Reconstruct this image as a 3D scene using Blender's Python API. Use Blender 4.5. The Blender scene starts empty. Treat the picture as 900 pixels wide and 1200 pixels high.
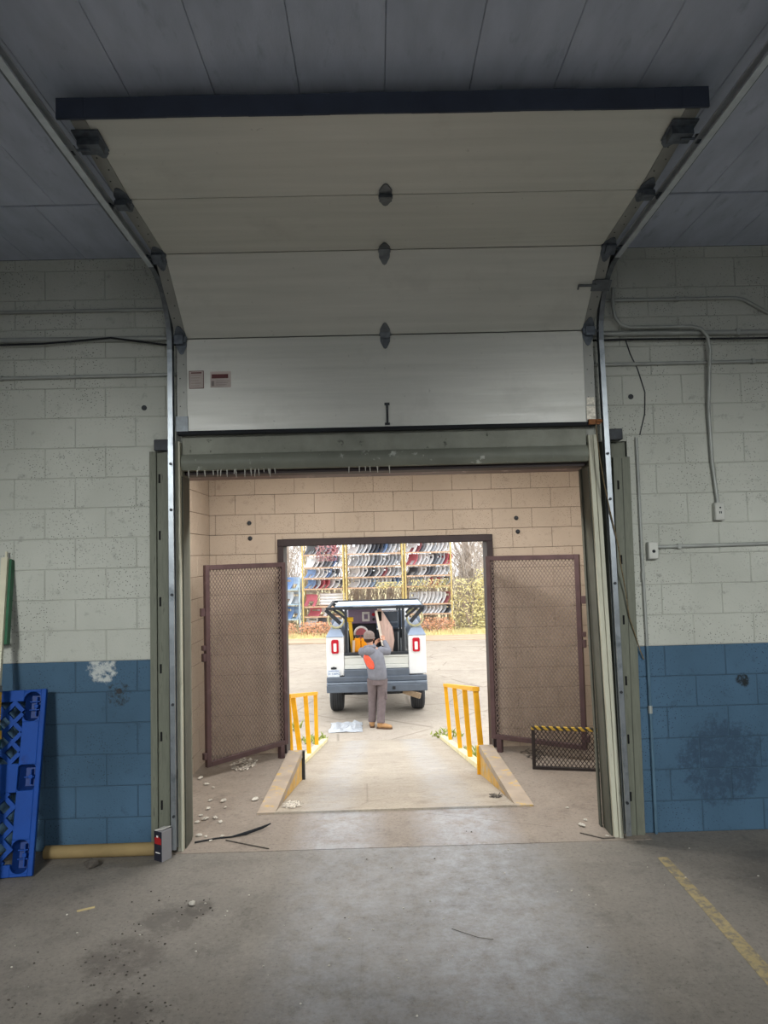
import bpy, math, random
from mathutils import Vector, Matrix

# ------------------------------------------------------------------ camera, sky, light, exposure
SC = bpy.context.scene
COL = SC.collection
random.seed(7)

CAM_H = 1.887
PITCH, ROLL, YAW = 0.0570074, -0.0257606, 0.0121353
F = Vector((math.sin(YAW)*math.cos(PITCH), math.cos(YAW)*math.cos(PITCH), math.sin(PITCH)))
R0 = Vector((math.cos(YAW), -math.sin(YAW), 0)); U0 = R0.cross(F)
R = R0*math.cos(ROLL) + U0*math.sin(ROLL); U = -R0*math.sin(ROLL) + U0*math.cos(ROLL)
cd = bpy.data.cameras.new('camera'); cam = bpy.data.objects.new('camera', cd); COL.objects.link(cam)
cam.matrix_world = Matrix(((R.x, U.x, -F.x, 0), (R.y, U.y, -F.y, 0), (R.z, U.z, -F.z, CAM_H), (0, 0, 0, 1)))
cd.sensor_fit = 'VERTICAL'; cd.sensor_height = 36; cd.lens = 832.917/1200*36
cd.clip_start = 0.05; cd.clip_end = 400
SC.camera = cam

SC.view_settings.view_transform = 'Standard'
SC.view_settings.look = 'None'
SC.view_settings.gamma = 1
SC.view_settings.exposure = 0.0
SC.view_settings.use_curve_mapping = False

SKY = 2.8            # overcast sky radiance
VEST_FILL = 56            # added fill lamps hidden under the vestibule roof (W each)
HALL = 215           # added hall fill lamps, unseen behind the camera (W each)
w = bpy.data.worlds.new('overcast'); SC.world = w; w.use_nodes = True
nt = w.node_tree; bg = nt.nodes['Background']; bg.inputs['Strength'].default_value = SKY
tc = nt.nodes.new('ShaderNodeTexCoord'); sx = nt.nodes.new('ShaderNodeSeparateXYZ')
rp = nt.nodes.new('ShaderNodeValToRGB')
nt.links.new(tc.outputs['Generated'], sx.inputs[0]); nt.links.new(sx.outputs['Z'], rp.inputs[0])
rp.color_ramp.elements[0].position = 0.0; rp.color_ramp.elements[0].color = (.78, .80, .82, 1)
rp.color_ramp.elements[1].position = 1.0; rp.color_ramp.elements[1].color = (1.0, 1.0, 1.0, 1)
nt.links.new(rp.outputs[0], bg.inputs['Color'])

def area_lamp(name, loc, sx_, sy_, power, color, rot=(0, 0, 0), spread=math.pi):
    l = bpy.data.lights.new(name, 'AREA'); l.shape = 'RECTANGLE'; l.size = sx_; l.size_y = sy_
    l.energy = power; l.color = color; l.spread = spread
    o = bpy.data.objects.new(name, l); COL.objects.link(o); o.location = loc; o.rotation_euler = rot
    return o
# fill lights of the added vestibule and hall fittings (the fittings themselves are built below)
VEST_SPOTS = [(-.75, 5.6), (1.25, 5.6)]
HALL_SPOTS = [(-2.6, -3.2), (2.6, -3.2), (-2.6, -5.0), (2.6, -5.0)]
for i, (x, y) in enumerate(VEST_SPOTS):
    area_lamp('vestibule_fill_light', (x, y, 2.865), 1.2, .16, VEST_FILL, (1.0, .975, .94))
FLOOD_FILL = 820         # floodlights added behind the camera to brighten the dock wall (W each)
FLOOD_SPOTS = [(-2.3, -2.0), (2.3, -2.0)]
for i, (x, y) in enumerate(FLOOD_SPOTS):
    l = bpy.data.lights.new('dock_wall_fill', 'SPOT'); l.energy = FLOOD_FILL; l.color = (.98, 1.0, .97); l.spot_size = math.radians(46); l.spot_blend = 1.0; l.shadow_soft_size = .4
    o = bpy.data.objects.new('dock_wall_fill', l); COL.objects.link(o); o.location = (x, y, 3.62)
    o.rotation_euler = (Vector((x*.85, 4.77, .75))-o.location).to_track_quat('-Z', 'Y').to_euler()
for i, (x, y) in enumerate(HALL_SPOTS):
    area_lamp('hall_fill_light', (x, y, 3.765), 1.5, .2, HALL, (.97, .99, 1.0))

# ------------------------------------------------------------------ colour and material helpers
def S(h):
    h = h.lstrip('#'); out = []
    for i in (0, 2, 4):
        c = int(h[i:i+2], 16)/255
        out.append(c/12.92 if c <= .04045 else ((c+.055)/1.055)**2.4)
    return tuple(out)

class NT:
    """small node-tree writer"""
    def __init__(s, name):
        s.m = bpy.data.materials.new(name); s.m.use_nodes = True; s.t = s.m.node_tree
        s.b = s.t.nodes['Principled BSDF']
        s.geo = s.t.nodes.new('ShaderNodeNewGeometry')
        s.tc = s.t.nodes.new('ShaderNodeTexCoord')
    def n(s, typ, **kw):
        nd = s.t.nodes.new(typ)
        for k, v in kw.items(): setattr(nd, k, v)
        return nd
    def put(s, sock, v):
        if hasattr(v, 'is_linked'): s.t.links.new(v, sock)
        elif isinstance(v, tuple) and len(v) == 3 and sock.type == 'RGBA': sock.default_value = (*v, 1)
        else: sock.default_value = v
    def coords(s, kind='pos', scale=(1, 1, 1)):
        o = s.geo.outputs['Position'] if kind == 'pos' else s.tc.outputs['Object']
        mp = s.n('ShaderNodeMapping'); s.put(mp.inputs['Vector'], o); mp.inputs['Scale'].default_value = scale
        return mp.outputs[0]
    def noise(s, vec, scale, detail=4, rough=.55):
        nd = s.n('ShaderNodeTexNoise'); s.put(nd.inputs['Vector'], vec)
        nd.inputs['Scale'].default_value = scale; nd.inputs['Detail'].default_value = detail; nd.inputs['Roughness'].default_value = rough
        return nd.outputs['Fac']
    def voro(s, vec, scale, feature='F1', out='Distance'):
        nd = s.n('ShaderNodeTexVoronoi', feature=feature); s.put(nd.inputs['Vector'], vec); nd.inputs['Scale'].default_value = scale
        return nd.outputs[out]
    def ramp(s, fac, a, b, va=0.0, vb=1.0):
        nd = s.n('ShaderNodeMapRange'); nd.clamp = True
        for k, v in (('Value', fac), ('From Min', a), ('From Max', b), ('To Min', va), ('To Max', vb)): s.put(nd.inputs[k], v)
        return nd.outputs[0]
    def math(s, op, a, b=0.0):
        nd = s.n('ShaderNodeMath', operation=op); s.put(nd.inputs[0], a); s.put(nd.inputs[1], b); return nd.outputs[0]
    def mix(s, fac, a, b):
        nd = s.n('ShaderNodeMix', data_type='RGBA'); s.put(nd.inputs[0], fac)
        s.put(nd.inputs[6], a); s.put(nd.inputs[7], b); return nd.outputs[2]
    def dist(s, p):
        nd = s.n('ShaderNodeVectorMath', operation='DISTANCE'); s.put(nd.inputs[0], s.geo.outputs['Position']); nd.inputs[1].default_value = p
        return nd.outputs['Value']
    def axis(s, i):
        nd = s.n('ShaderNodeSeparateXYZ'); s.put(nd.inputs[0], s.geo.outputs['Position']); return nd.outputs[i]
    def bump(s, h, strength, dist=.01):
        nd = s.n('ShaderNodeBump'); nd.inputs['Strength'].default_value = strength; nd.inputs['Distance'].default_value = dist
        s.put(nd.inputs['Height'], h); s.put(s.b.inputs['Normal'], nd.outputs[0])
    def done(s, color, rough=.6, metal=0, spec=.5):
        s.put(s.b.inputs['Base Color'], color); s.put(s.b.inputs['Roughness'], rough); s.put(s.b.inputs['Metallic'], metal)
        s.b.inputs['Specular IOR Level'].default_value = spec
        return s.m

MATS = {}
def mat(name, col, rough=.6, metal=0, var=.18, vs=5, bump=.0, bs=60, stretch=(1, 1, 1), spot=None, spot_t=(.6, .68), spot_s=7, kind='pos', spec=.4):
    if name in MATS: return MATS[name]
    c = S(col); t = NT(name); v = t.coords(kind, stretch)
    n1 = t.noise(v, vs)
    lo = tuple(x*(1-var) for x in c); hi = tuple(min(1, x*(1+var)) for x in c)
    out = t.mix(t.ramp(n1, .3, .7), lo, hi)
    if spot: out = t.mix(t.ramp(t.noise(v, spot_s, 6, .65), *spot_t), out, S(spot))
    if bump: t.bump(t.noise(v, bs, 3), bump, .004)
    MATS[name] = t.done(out, rough, metal, spec); return MATS[name]

# ------------------------------------------------------------------ mesh helpers
OFF = {}
class MB:
    def __init__(s): s.v = []; s.f = []; s.mi = []; s.k = 0
    def add(s, vs, fs):
        o = len(s.v); s.v += [tuple(p) for p in vs]; s.f += [tuple(o+i for i in f) for f in fs]; s.mi += [s.k]*len(fs)
        return s
    def mat(s, k): s.k = k; return s
    def box(s, x0, x1, y0, y1, z0, z1):
        return s.add([(x0,y0,z0),(x1,y0,z0),(x1,y1,z0),(x0,y1,z0),(x0,y0,z1),(x1,y0,z1),(x1,y1,z1),(x0,y1,z1)],
                     [(0,3,2,1),(4,5,6,7),(0,1,5,4),(1,2,6,5),(2,3,7,6),(3,0,4,7)])
    def obox(s, c, ax, ay, az, hx, hy, hz):
        c = Vector(c); ax = Vector(ax).normalized()*hx; ay = Vector(ay).normalized()*hy; az = Vector(az).normalized()*hz
        P = [c+sx*ax+sy*ay+sz*az for sz in (-1, 1) for sx, sy in ((-1,-1),(1,-1),(1,1),(-1,1))]
        return s.add(P, [(0,3,2,1),(4,5,6,7),(0,1,5,4),(1,2,6,5),(2,3,7,6),(3,0,4,7)])
    def bar(s, p0, p1, wx, wy, up=(0, 0, 1)):
        p0 = Vector(p0); p1 = Vector(p1); d = (p1-p0); L = d.length; d.normalize(); u = Vector(up)
        if abs(d.dot(u)) > .98: u = Vector((0, 1, 0))
        a = d.cross(u).normalized(); b = a.cross(d)
        return s.obox((p0+p1)/2, a, b, d, wx/2, wy/2, L/2)
    def cbox(s, x0, x1, y0, y1, z0, z1, b):
        X = (x0, x1); Y = (y0, y1); Z = (z0, z1); vs = []; idx = {}
        sg = (1, -1)
        for i in (0, 1):
            for j in (0, 1):
                for k in (0, 1):
                    for a in range(3):
                        p = [X[i]+sg[i]*b, Y[j]+sg[j]*b, Z[k]+sg[k]*b]; p[a] = (X[i], Y[j], Z[k])[a]
                        idx[(i,j,k,a)] = len(vs); vs.append(tuple(p))
        fs = []
        for a in range(3):
            o = [q for q in range(3) if q != a]
            for e in (0, 1):
                q = []
                for m, n in ((0,0),(1,0),(1,1),(0,1)):
                    t = [0,0,0]; t[a] = e; t[o[0]] = m; t[o[1]] = n; q.append(idx[(*t, a)])
                flip = (e == 0) != (a == 1)
                fs.append(tuple(q[::-1] if flip else q))
        for a in range(3):
            o = [q for q in range(3) if q != a]
            for m in (0, 1):
                for n in (0, 1):
                    t0 = [0,0,0]; t1 = [0,0,0]; t1[a] = 1
                    for t in (t0, t1): t[o[0]] = m; t[o[1]] = n
                    q = [idx[(*t0, o[0])], idx[(*t1, o[0])], idx[(*t1, o[1])], idx[(*t0, o[1])]]
                    fs.append(tuple(q))
        for i in (0, 1):
            for j in (0, 1):
                for k in (0, 1): fs.append((idx[(i,j,k,0)], idx[(i,j,k,1)], idx[(i,j,k,2)]))
        return s.add(vs, fs)
    def cyl(s, p0, p1, r0, r1=None, n=12, caps=True):
        r1 = r0 if r1 is None else r1
        return s.tube([p0, p1], [r0, r1], n, caps)
    def tube(s, pts, rad, n=8, caps=True, closed=False):
        P = [Vector(p) for p in pts]; m = len(P)
        if not isinstance(rad, (list, tuple)): rad = [rad]*m
        T = []
        for i in range(m):
            a = P[i-1] if i > 0 else (P[-1] if closed else P[i]); b = P[i+1] if i < m-1 else (P[0] if closed else P[i])
            d = (b-a); T.append(d.normalized() if d.length > 1e-9 else Vector((0,0,1)))
        u = Vector((0,0,1)) if abs(T[0].z) < .9 else Vector((1,0,0))
        u = (u - T[0]*u.dot(T[0])).normalized(); vs = []
        for i in range(m):
            u = u - T[i]*u.dot(T[i])
            if u.length < 1e-6: u = T[i].orthogonal()
            u.normalize(); w_ = T[i].cross(u)
            r = rad[i]; ra, rb = r if isinstance(r, (list, tuple)) else (r, r)
            for k in range(n):
                a = 2*math.pi*k/n; vs.append(P[i]+u*math.cos(a)*ra+w_*math.sin(a)*rb)
        fs = []
        for i in range(m-1 if not closed else m):
            j = (i+1) % m
            for k in range(n): fs.append((i*n+k, i*n+(k+1)%n, j*n+(k+1)%n, j*n+k))
        if caps and not closed:
            fs.append(tuple(range(n-1, -1, -1))); fs.append(tuple((m-1)*n+k for k in range(n)))
        return s.add(vs, fs)
    def loft(s, rings, n=14, caps=True):
        """rings: (centre, rx, ry, twist) ellipses lying across Z"""
        vs = []; fs = []; m = len(rings)
        for c, rx, ry, tw in rings:
            for k in range(n):
                a = 2*math.pi*k/n; x = math.cos(a)*rx; y = math.sin(a)*ry
                vs.append((c[0]+x*math.cos(tw)-y*math.sin(tw), c[1]+x*math.sin(tw)+y*math.cos(tw), c[2]))
        for i in range(m-1):
            for k in range(n): fs.append((i*n+k, i*n+(k+1)%n, (i+1)*n+(k+1)%n, (i+1)*n+k))
        if caps: fs.append(tuple(range(n-1,-1,-1))); fs.append(tuple((m-1)*n+k for k in range(n)))
        return s.add(vs, fs)
    def prism(s, poly, o, u, v, depth):
        """polygon (2-D list) in the plane o + a*u + b*v, extruded by the vector depth"""
        o = Vector(o); u = Vector(u); v = Vector(v); d = Vector(depth); n = len(poly)
        if u.cross(v).dot(d) < 0: poly = poly[::-1]
        A = [o+u*a+v*b for a, b in poly]; B = [p+d for p in A]
        fs = [tuple(range(n-1,-1,-1)), tuple(range(n, 2*n))] + [(i, (i+1)%n, n+(i+1)%n, n+i) for i in range(n)]
        return s.add(A+B, fs)
    def ball(s, c, rx, ry=None, rz=None, n=10, m=7, z0=-1.0, z1=1.0):
        ry = ry or rx; rz = rz or rx; vs = []; fs = []
        a0 = math.asin(max(-1, z0)); a1 = math.asin(min(1, z1))
        for i in range(m+1):
            a = a0+(a1-a0)*i/m; cr = max(math.cos(a), 1e-3); h = math.sin(a)
            for k in range(n):
                b = 2*math.pi*k/n; vs.append((c[0]+rx*cr*math.cos(b), c[1]+ry*cr*math.sin(b), c[2]+rz*h))
        for i in range(m):
            for k in range(n): fs.append((i*n+k, i*n+(k+1)%n, (i+1)*n+(k+1)%n, (i+1)*n+k))
        fs.append(tuple(range(n-1,-1,-1))); fs.append(tuple(m*n+k for k in range(n)))
        return s.add(vs, fs)
    def data(s, name, mats, smooth=False, off=(0, 0, 0)):
        me = bpy.data.meshes.new(name)
        me.from_pydata([(p[0]-off[0], p[1]-off[1], p[2]-off[2]) for p in s.v], [], s.f)
        for m_ in (mats if isinstance(mats, (list, tuple)) else [mats]): me.materials.append(m_)
        if any(s.mi): me.polygons.foreach_set('material_index', s.mi)
        if smooth:
            me.polygons.foreach_set('use_smooth', [True]*len(me.polygons)); me.set_sharp_from_angle(angle=math.radians(40))
        me.update(); return me
    def build(s, name, mats, parent=None, smooth=False, kind=None, local=False):
        """vertices are in world coordinates (or in the parent's own with local=True)"""
        off = OFF.get(parent.name, (0,0,0)) if parent is not None and not local else (0,0,0)
        o = bpy.data.objects.new(name, s.data(name, mats, smooth, off)); COL.objects.link(o)
        if parent is not None: o.parent = parent; OFF[o.name] = OFF.get(parent.name, (0,0,0))
        if kind: o['kind'] = kind
        return o

def tag(o, label=None, cat=None, group=None, kind=None):
    if label: o['label'] = label
    if cat: o['category'] = cat
    if group: o['group'] = group
    if kind: o['kind'] = kind
    return o
def thing(name, label, cat, loc=(0,0,0), rz=0, group=None):
    o = bpy.data.objects.new(name, None); COL.objects.link(o); o.location = loc; o.rotation_euler = (0,0,rz)
    o.empty_display_size = .1; OFF[o.name] = tuple(loc)
    return tag(o, label, cat, group)
def solo(mb, name, mats, label, cat, group=None, smooth=False, kind=None):
    """a thing that is one mesh; its origin at the middle of its base"""
    xs = [p[0] for p in mb.v]; ys = [p[1] for p in mb.v]; zs = [p[2] for p in mb.v]
    off = ((min(xs)+max(xs))/2, (min(ys)+max(ys))/2, min(zs))
    o = bpy.data.objects.new(name, mb.data(name, mats, smooth, off)); COL.objects.link(o); o.location = off; OFF[o.name] = off
    return tag(o, label, cat, group, kind)
def inst(name, data, parent, loc, rot=(0,0,0)):
    """a piece that shares mesh data, placed at a world location under an unrotated parent"""
    o = bpy.data.objects.new(name, data); COL.objects.link(o); o.parent = parent
    f = OFF.get(parent.name, (0,0,0)); o.location = (loc[0]-f[0], loc[1]-f[1], loc[2]-f[2]); o.rotation_euler = rot
    return o
def structure(mb, name, mats, parent=None, smooth=False):
    o = mb.build(name, mats, parent, smooth)
    if parent is None: o['kind'] = 'structure'
    return o
ORD = ['first','second','third','fourth','fifth','sixth','seventh','eighth','ninth','tenth','eleventh','twelfth','thirteenth','fourteenth','fifteenth','sixteenth','seventeenth']
# ------------------------------------------------------------------ materials
def cmu(name, col, pit, col_hi, patches=()):
    t = NT(name); v = t.coords('pos')
    big = t.noise(v, 1.3, 3); out = t.mix(t.ramp(big, .35, .7), S(col), S(col_hi))
    fine = t.noise(v, 14, 6, .7); out = t.mix(t.ramp(fine, .58, .74, 0, .45), out, S(pit))
    pits = t.math('LESS_THAN', t.voro(v, 62), .21); msk = t.ramp(t.noise(v, 3.1, 3), .42, .60)
    out = t.mix(t.math('MULTIPLY', t.math('MULTIPLY', pits, msk), .85), out, S(pit))
    for p, r, c, th in patches:
        d = t.ramp(t.dist(p), r*.45, r, 1, 0); nn = t.noise(v, 24, 8, .75)
        out = t.mix(t.ramp(t.math('MULTIPLY', d, nn), th, th+.14), out, S(c))
    t.bump(t.math('SUBTRACT', t.noise(v, 90, 4), t.math('MULTIPLY', pits, .8)), .35, .006)
    MATS[name] = t.done(out, .75, 0, .3); return MATS[name]
WHITE_CMU = cmu('painted_block_white', '#a9aba2', '#4c4e4a', '#b9bbb2')
BLUE_CMU = cmu('painted_block_blue', '#3a5468', '#22323e', '#45627a',
               [((-1.83, 4.765, 1.17), .17, '#b0b5b2', .38), ((-1.72, 4.765, 1.0), .16, '#2b353c', .44), ((2.42, 4.765, .98), .08, '#1c2226', .36), ((2.25, 4.765, .45), .5, '#31465a', .38)])
HALLW = mat('dark_hall_wall', '#565b60', .85, var=.2, vs=2)  # unseen walls, kept dark to cut bounce onto the dock wall
JOINT_W = mat('joint_paint_white', '#a3a59c', .8); JOINT_B = mat('joint_paint_blue', '#374e60', .8)
BEIGE_CMU = cmu('painted_block_beige', '#ae9f8e', '#75685a', '#b9aa99')
BEIGE_JOINT = mat('joint_beige', '#6e6257', .8)

def floor_mat(name, a, b, lanes=(), dust='#8a857c', dark='#4a4743', rough=(.55, .8), crack=(.004, .5, .5), patches=()):
    t = NT(name); v = t.coords('pos')
    out = t.mix(t.ramp(t.noise(v, .9, 6, .6), .3, .7), S(a), S(b))
    out = t.mix(t.ramp(t.noise(v, 5, 8, .7), .52, .75, 0, .6), out, S(dark))
    out = t.mix(t.ramp(t.noise(v, 2.3, 10, .75), .52, .72, 0, .7), out, S(dust))
    gr = t.noise(v, 42, 6, .8)                                       # grit worn into the surface
    out = t.mix(t.ramp(gr, .54, .66, 0, .75), out, S(dark)); out = t.mix(t.ramp(gr, .46, .34, 0, .65), out, S(dust))
    scf = t.noise(t.coords('pos', (9, 1.4, 1)), 3, 8, .75); out = t.mix(t.ramp(scf, .60, .72, 0, .35), out, S(dust))
    spk = t.math('LESS_THAN', t.voro(v, 55), .13); out = t.mix(t.math('MULTIPLY', spk, t.ramp(t.noise(v, 1.7, 2), .45, .6, 0, .6)), out, S(dark))
    rg = t.ramp(t.noise(v, 2.1, 6), .3, .7, rough[0], rough[1])
    for c, wd, k in lanes:                                           # wheel lanes worn pale, their bluish sheen put into the colour
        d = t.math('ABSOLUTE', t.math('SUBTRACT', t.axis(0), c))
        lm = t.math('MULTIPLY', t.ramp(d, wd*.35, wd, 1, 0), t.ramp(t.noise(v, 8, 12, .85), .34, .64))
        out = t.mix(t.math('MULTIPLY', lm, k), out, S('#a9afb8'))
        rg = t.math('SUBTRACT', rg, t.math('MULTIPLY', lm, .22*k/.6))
    for p, r, col, th in patches:
        d = t.ramp(t.dist(p), r*.3, r, 1, 0)
        out = t.mix(t.ramp(t.math('MULTIPLY', d, t.noise(v, 13, 10, .8)), th, th+.16, 0, .7), out, S(col))
    ck = t.ramp(t.voro(t.coords('pos', (1, 1, 1)), .55, 'DISTANCE_TO_EDGE'), .0, crack[0], 1, 0)
    out = t.mix(t.math('MULTIPLY', ck, t.ramp(t.noise(v, 1.1, 2), crack[2], crack[2]+.05, 0, crack[1])), out, S(dark))
    t.bump(t.noise(v, 30, 8, .7), .3, .006)
    MATS[name] = t.done(out, rg, 0, .5); return MATS[name]
FLOOR = floor_mat('hall_concrete', '#6e6a63', '#7e7870', ((-.22, .42, .4), (.52, .62, .62)), crack=(.003, .12, .5), patches=[((-1.12, 3.85, 0), .35, '#524d47', .34), ((-1.25, 3.5, 0), .45, '#554f49', .36), ((-1.15, 3.05, 0), .4, '#554f49', .34), ((-1.0, 3.95, 0), .16, '#48433d', .30), ((2.4, 4.1, 0), .8, '#57534e', .3)])  # left patches are dirt; the right-hand one is floor shade put into colour
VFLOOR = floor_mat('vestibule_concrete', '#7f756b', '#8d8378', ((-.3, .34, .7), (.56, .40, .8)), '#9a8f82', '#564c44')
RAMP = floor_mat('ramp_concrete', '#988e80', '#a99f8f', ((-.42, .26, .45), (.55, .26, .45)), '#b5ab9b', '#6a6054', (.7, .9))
YARD = floor_mat('yard_concrete', '#a0968a', '#b0a698', (), '#bcb3a6', '#7d7468', (.8, .95), (.016, .8, .42))
CEIL = mat('ceiling_plank', '#aeb6c5', .85, var=.10, vs=3, bump=.2, bs=40, stretch=(3, .9, 1), spot='#959dab', spot_t=(.58, .75), spot_s=5)
CEILJ = mat('ceiling_joint', '#31353c', .9)
def door_mat():
    t = NT('door_skin'); v = t.coords('pos', (.5, 9, 9))
    out = t.mix(t.ramp(t.noise(v, 2, 5), .3, .7), S('#bbbcb3'), S('#c8c8bf'))
    w2 = t.coords('pos'); out = t.mix(t.ramp(t.noise(w2, 2.2, 6, .65), .56, .76, 0, .5), out, S('#a3a29a'))
    out = t.mix(t.ramp(t.noise(w2, 22, 5, .7), .66, .74, 0, .5), out, S('#55544f'))
    t.bump(t.noise(v, 6, 4), .25, .004)
    MATS['door_skin'] = t.done(out, t.ramp(t.noise(v, 3, 4), .3, .7, .36, .46), 0, .9); return MATS['door_skin']
DOOR = door_mat()
STILE = mat('end_stile_steel', '#8e8f8a', .45, .3, var=.12)
GALV_LIT = mat('highlit_galvanised_steel', '#b9bfc4', .38, .5, var=.12, vs=12)  # paler copy that paints the highlight onto the horizontal track
GALV = mat('galvanised_steel', '#8f959a', .34, .85, var=.15, vs=12, spot='#6f767b', spot_t=(.55, .7))
DGALV = mat('dull_galvanised_steel', '#6a6f73', .45, .7, var=.25, vs=20)
DARK = mat('dark_iron', '#33363a', .55, .4, var=.3, vs=16)
RUBBER = mat('black_rubber', '#1d2024', .85, var=.25)
NAVY = mat('weathered_rubber_seal', '#383f4e', .8, var=.2, vs=3)
OLIVE = mat('olive_painted_steel', '#686b5e', .6, .0, var=.15, vs=9, stretch=(6, 6, .7), bump=.2, bs=30, spot='#4b4c42', spot_t=(.60, .70), spot_s=9)
DOLIVE = mat('dark_olive_steel', '#4a4c42', .6, var=.2, vs=7)
BEAM = mat('worn_beam_paint', '#74776c', .6, var=.15, vs=5, bump=.3, bs=30, spot='#b9bbb2', spot_t=(.60, .66), spot_s=8)
STUCCO = mat('rough_header_plaster', '#8e9085', .85, var=.15, vs=6, bump=.8, bs=70, spot='#4e4f48', spot_t=(.63, .7), spot_s=16)
CREAM = mat('cream_wood_stop', '#b9b8a6', .6, var=.12, vs=6, stretch=(5, 5, .6), spot='#8a8775', spot_t=(.6, .72))
MAROON = mat('maroon_steel', '#4c3a3b', .5, .1, var=.2, vs=8, spot='#6b5a58', spot_t=(.62, .75))
FRAMEM = mat('shaded_maroon_frame', '#2b1f20', .6, .0, var=.25, vs=8)  # maroon darkened, the backlit shade put into its colour
HMAROON = mat('maroon_header_steel', '#57403d', .5, .0, var=.25, vs=6, spot='#a39490', spot_t=(.6, .7))  # pale worn spots also paint in the light on the header underside
DRIP = mat('lime_drip', '#b7b6ae', .8)
CONDUIT = mat('painted_conduit', '#9a9d98', .45, .2, var=.12, vs=8)
BOXM = mat('outlet_box_paint', '#b4b5ae', .5, .1, var=.1)
BLACK = mat('black_hole', '#0c0c0d', .9)
YELLOW = mat('yellow_rail_paint', '#e6a70f', .5, var=.12, vs=7, spot='#a8740c', spot_t=(.66, .75), spot_s=14)
CURBY = mat('worn_yellow_curb_paint', '#c99f4c', .75, var=.2, vs=5, bump=.5, bs=40, spot='#b4a385', spot_t=(.50, .62), spot_s=9)
NOSE = mat('worn_curb_top', '#a39585', .8, var=.15, vs=5, bump=.5, bs=40, spot='#bf9f5a', spot_t=(.56, .66), spot_s=10)
FADED = mat('faded_cream_curb', '#d9cfa4', .7, var=.12, vs=4, spot='#dcb23e', spot_t=(.6, .7))
PALLET = mat('blue_plastic', '#0a3f8c', .6, var=.12, vs=7, spot='#0d2f70', spot_t=(.62, .75), spec=.25)
PALLETD = mat('blue_plastic_pocket', '#123370', .5, var=.12)  # darker copy of the blue, shade of the recesses put into colour
CARD = mat('brown_cardboard', '#88754f', .8, var=.12, vs=6, stretch=(1, 3, 3))
LITTER = mat('plaster_crumbs', '#bcb7ac', .9, var=.2, vs=30)
DIRT = mat('dark_dirt', '#4d4842', .95, var=.3, vs=40)
LINE = mat('worn_yellow_floor_paint', '#9f9069', .7, var=.15, vs=9, spot='#787164', spot_t=(.44, .60), spot_s=22)

# ------------------------------------------------------------------ setting: hall
WY = 4.77                      # inner face of the dock wall
CZ = 3.94                      # ceiling
XL, XR = -1.50, 1.715          # edges of the wall opening
HX, HY = 6.5, -6.0             # extent of the hall
fl = structure(MB().prism([(-HX, HY), (HX, HY), (HX, 4.97), (1.73, 4.97), (1.73, 4.665), (-1.52, 4.665), (-1.52, 4.97), (-HX, 4.97)], (0, 0, 0), (1, 0, 0), (0, 1, 0), (0, 0, -.2)), 'floor', FLOOR)
MB().mat(0).prism([(1.655, 4.40), (1.715, 4.40), (1.712, 3.80), (1.705, 3.28), (1.70, 2.4), (1.70, .2), (1.62, .2), (1.62, 2.4), (1.625, 3.22), (1.643, 3.81)],
                  (0, 0, .0), (1, 0, 0), (0, 1, 0), (0, 0, .0025)).build('floor_line', LINE, fl)

wf = MB()
wf.box(-HX, XL, WY+.004, 4.97, 1.219, CZ); wf.box(XR, HX, WY+.004, 4.97, 1.219, CZ); wf.box(XL, XR, WY+.004, 4.97, 2.6, CZ); wf.mat(1).box(-HX, XL, WY+.004, 4.97, 0, 1.219); wf.box(XR, HX, WY+.004, 4.97, 0, 1.219)
wall_front = structure(wf, 'wall_front', [JOINT_W, JOINT_B])
CH = .2032
BW = MB().cbox(0, .4004, 0, .03, 0, .1972, .003).data('block_white', WHITE_CMU)
BB = MB().cbox(0, .4004, 0, .03, 0, .1972, .003).data('block_blue', BLUE_CMU)
def part_block(x0, x1, z0, z1, m, parent, y=WY, flip=None):
    return MB().cbox(x0, x1, y, y+.03, z0, z1, .003).build('block', m, parent)
for c in range(20):
    z0 = c*CH+.003; z1 = min((c+1)*CH-.003, CZ-.002)
    if z1-z0 < .03: continue
    ml, dl = (BLUE_CMU, BB) if c < 6 else (WHITE_CMU, BW)
    ph = -2.007 if c % 2 == 1 else -2.007+.2032
    x = ph - 6*.4064; xe = XL if c < 13 else -1.2
    while x < xe:
        a, b = x+.003, x+.4034
        if b > xe: b = xe
        if a > -4.3 and b-a > .02:
            if abs(b-a-.4004) < 1e-4 and z1-z0 > .19: inst('block', dl, wall_front, (a, WY, z0))
            else: part_block(a, b, z0, z1, ml, wall_front)
        x += .4064
    x = 1.905 - .4064*2 if c % 2 == 1 else 1.905-.2032-.4064
    if c >= 13: x -= .4064
    xe = XR if c < 13 else 1.4
    while x < 4.3:
        a, b = x+.003, x+.4034
        if a < xe: a = xe
        if b-a > .02:
            if abs(b-a-.4004) < 1e-4 and z1-z0 > .19: inst('block', dl, wall_front, (a, WY, z0))
            else: part_block(a, b, z0, z1, ml, wall_front)
        x += .4064
hole = MB().cyl((0, 0, 0), (0, -.004, 0), .018, n=14).cyl((0, -.003, 0), (0, -.008, 0), .012, n=10).data('anchor_hole', DARK)
for x, z in ((-1.543, 2.904), (1.728+.03, 2.903), (-1.72, 1.02)): inst('anchor_hole', hole, wall_front, (x, WY, z))

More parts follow.
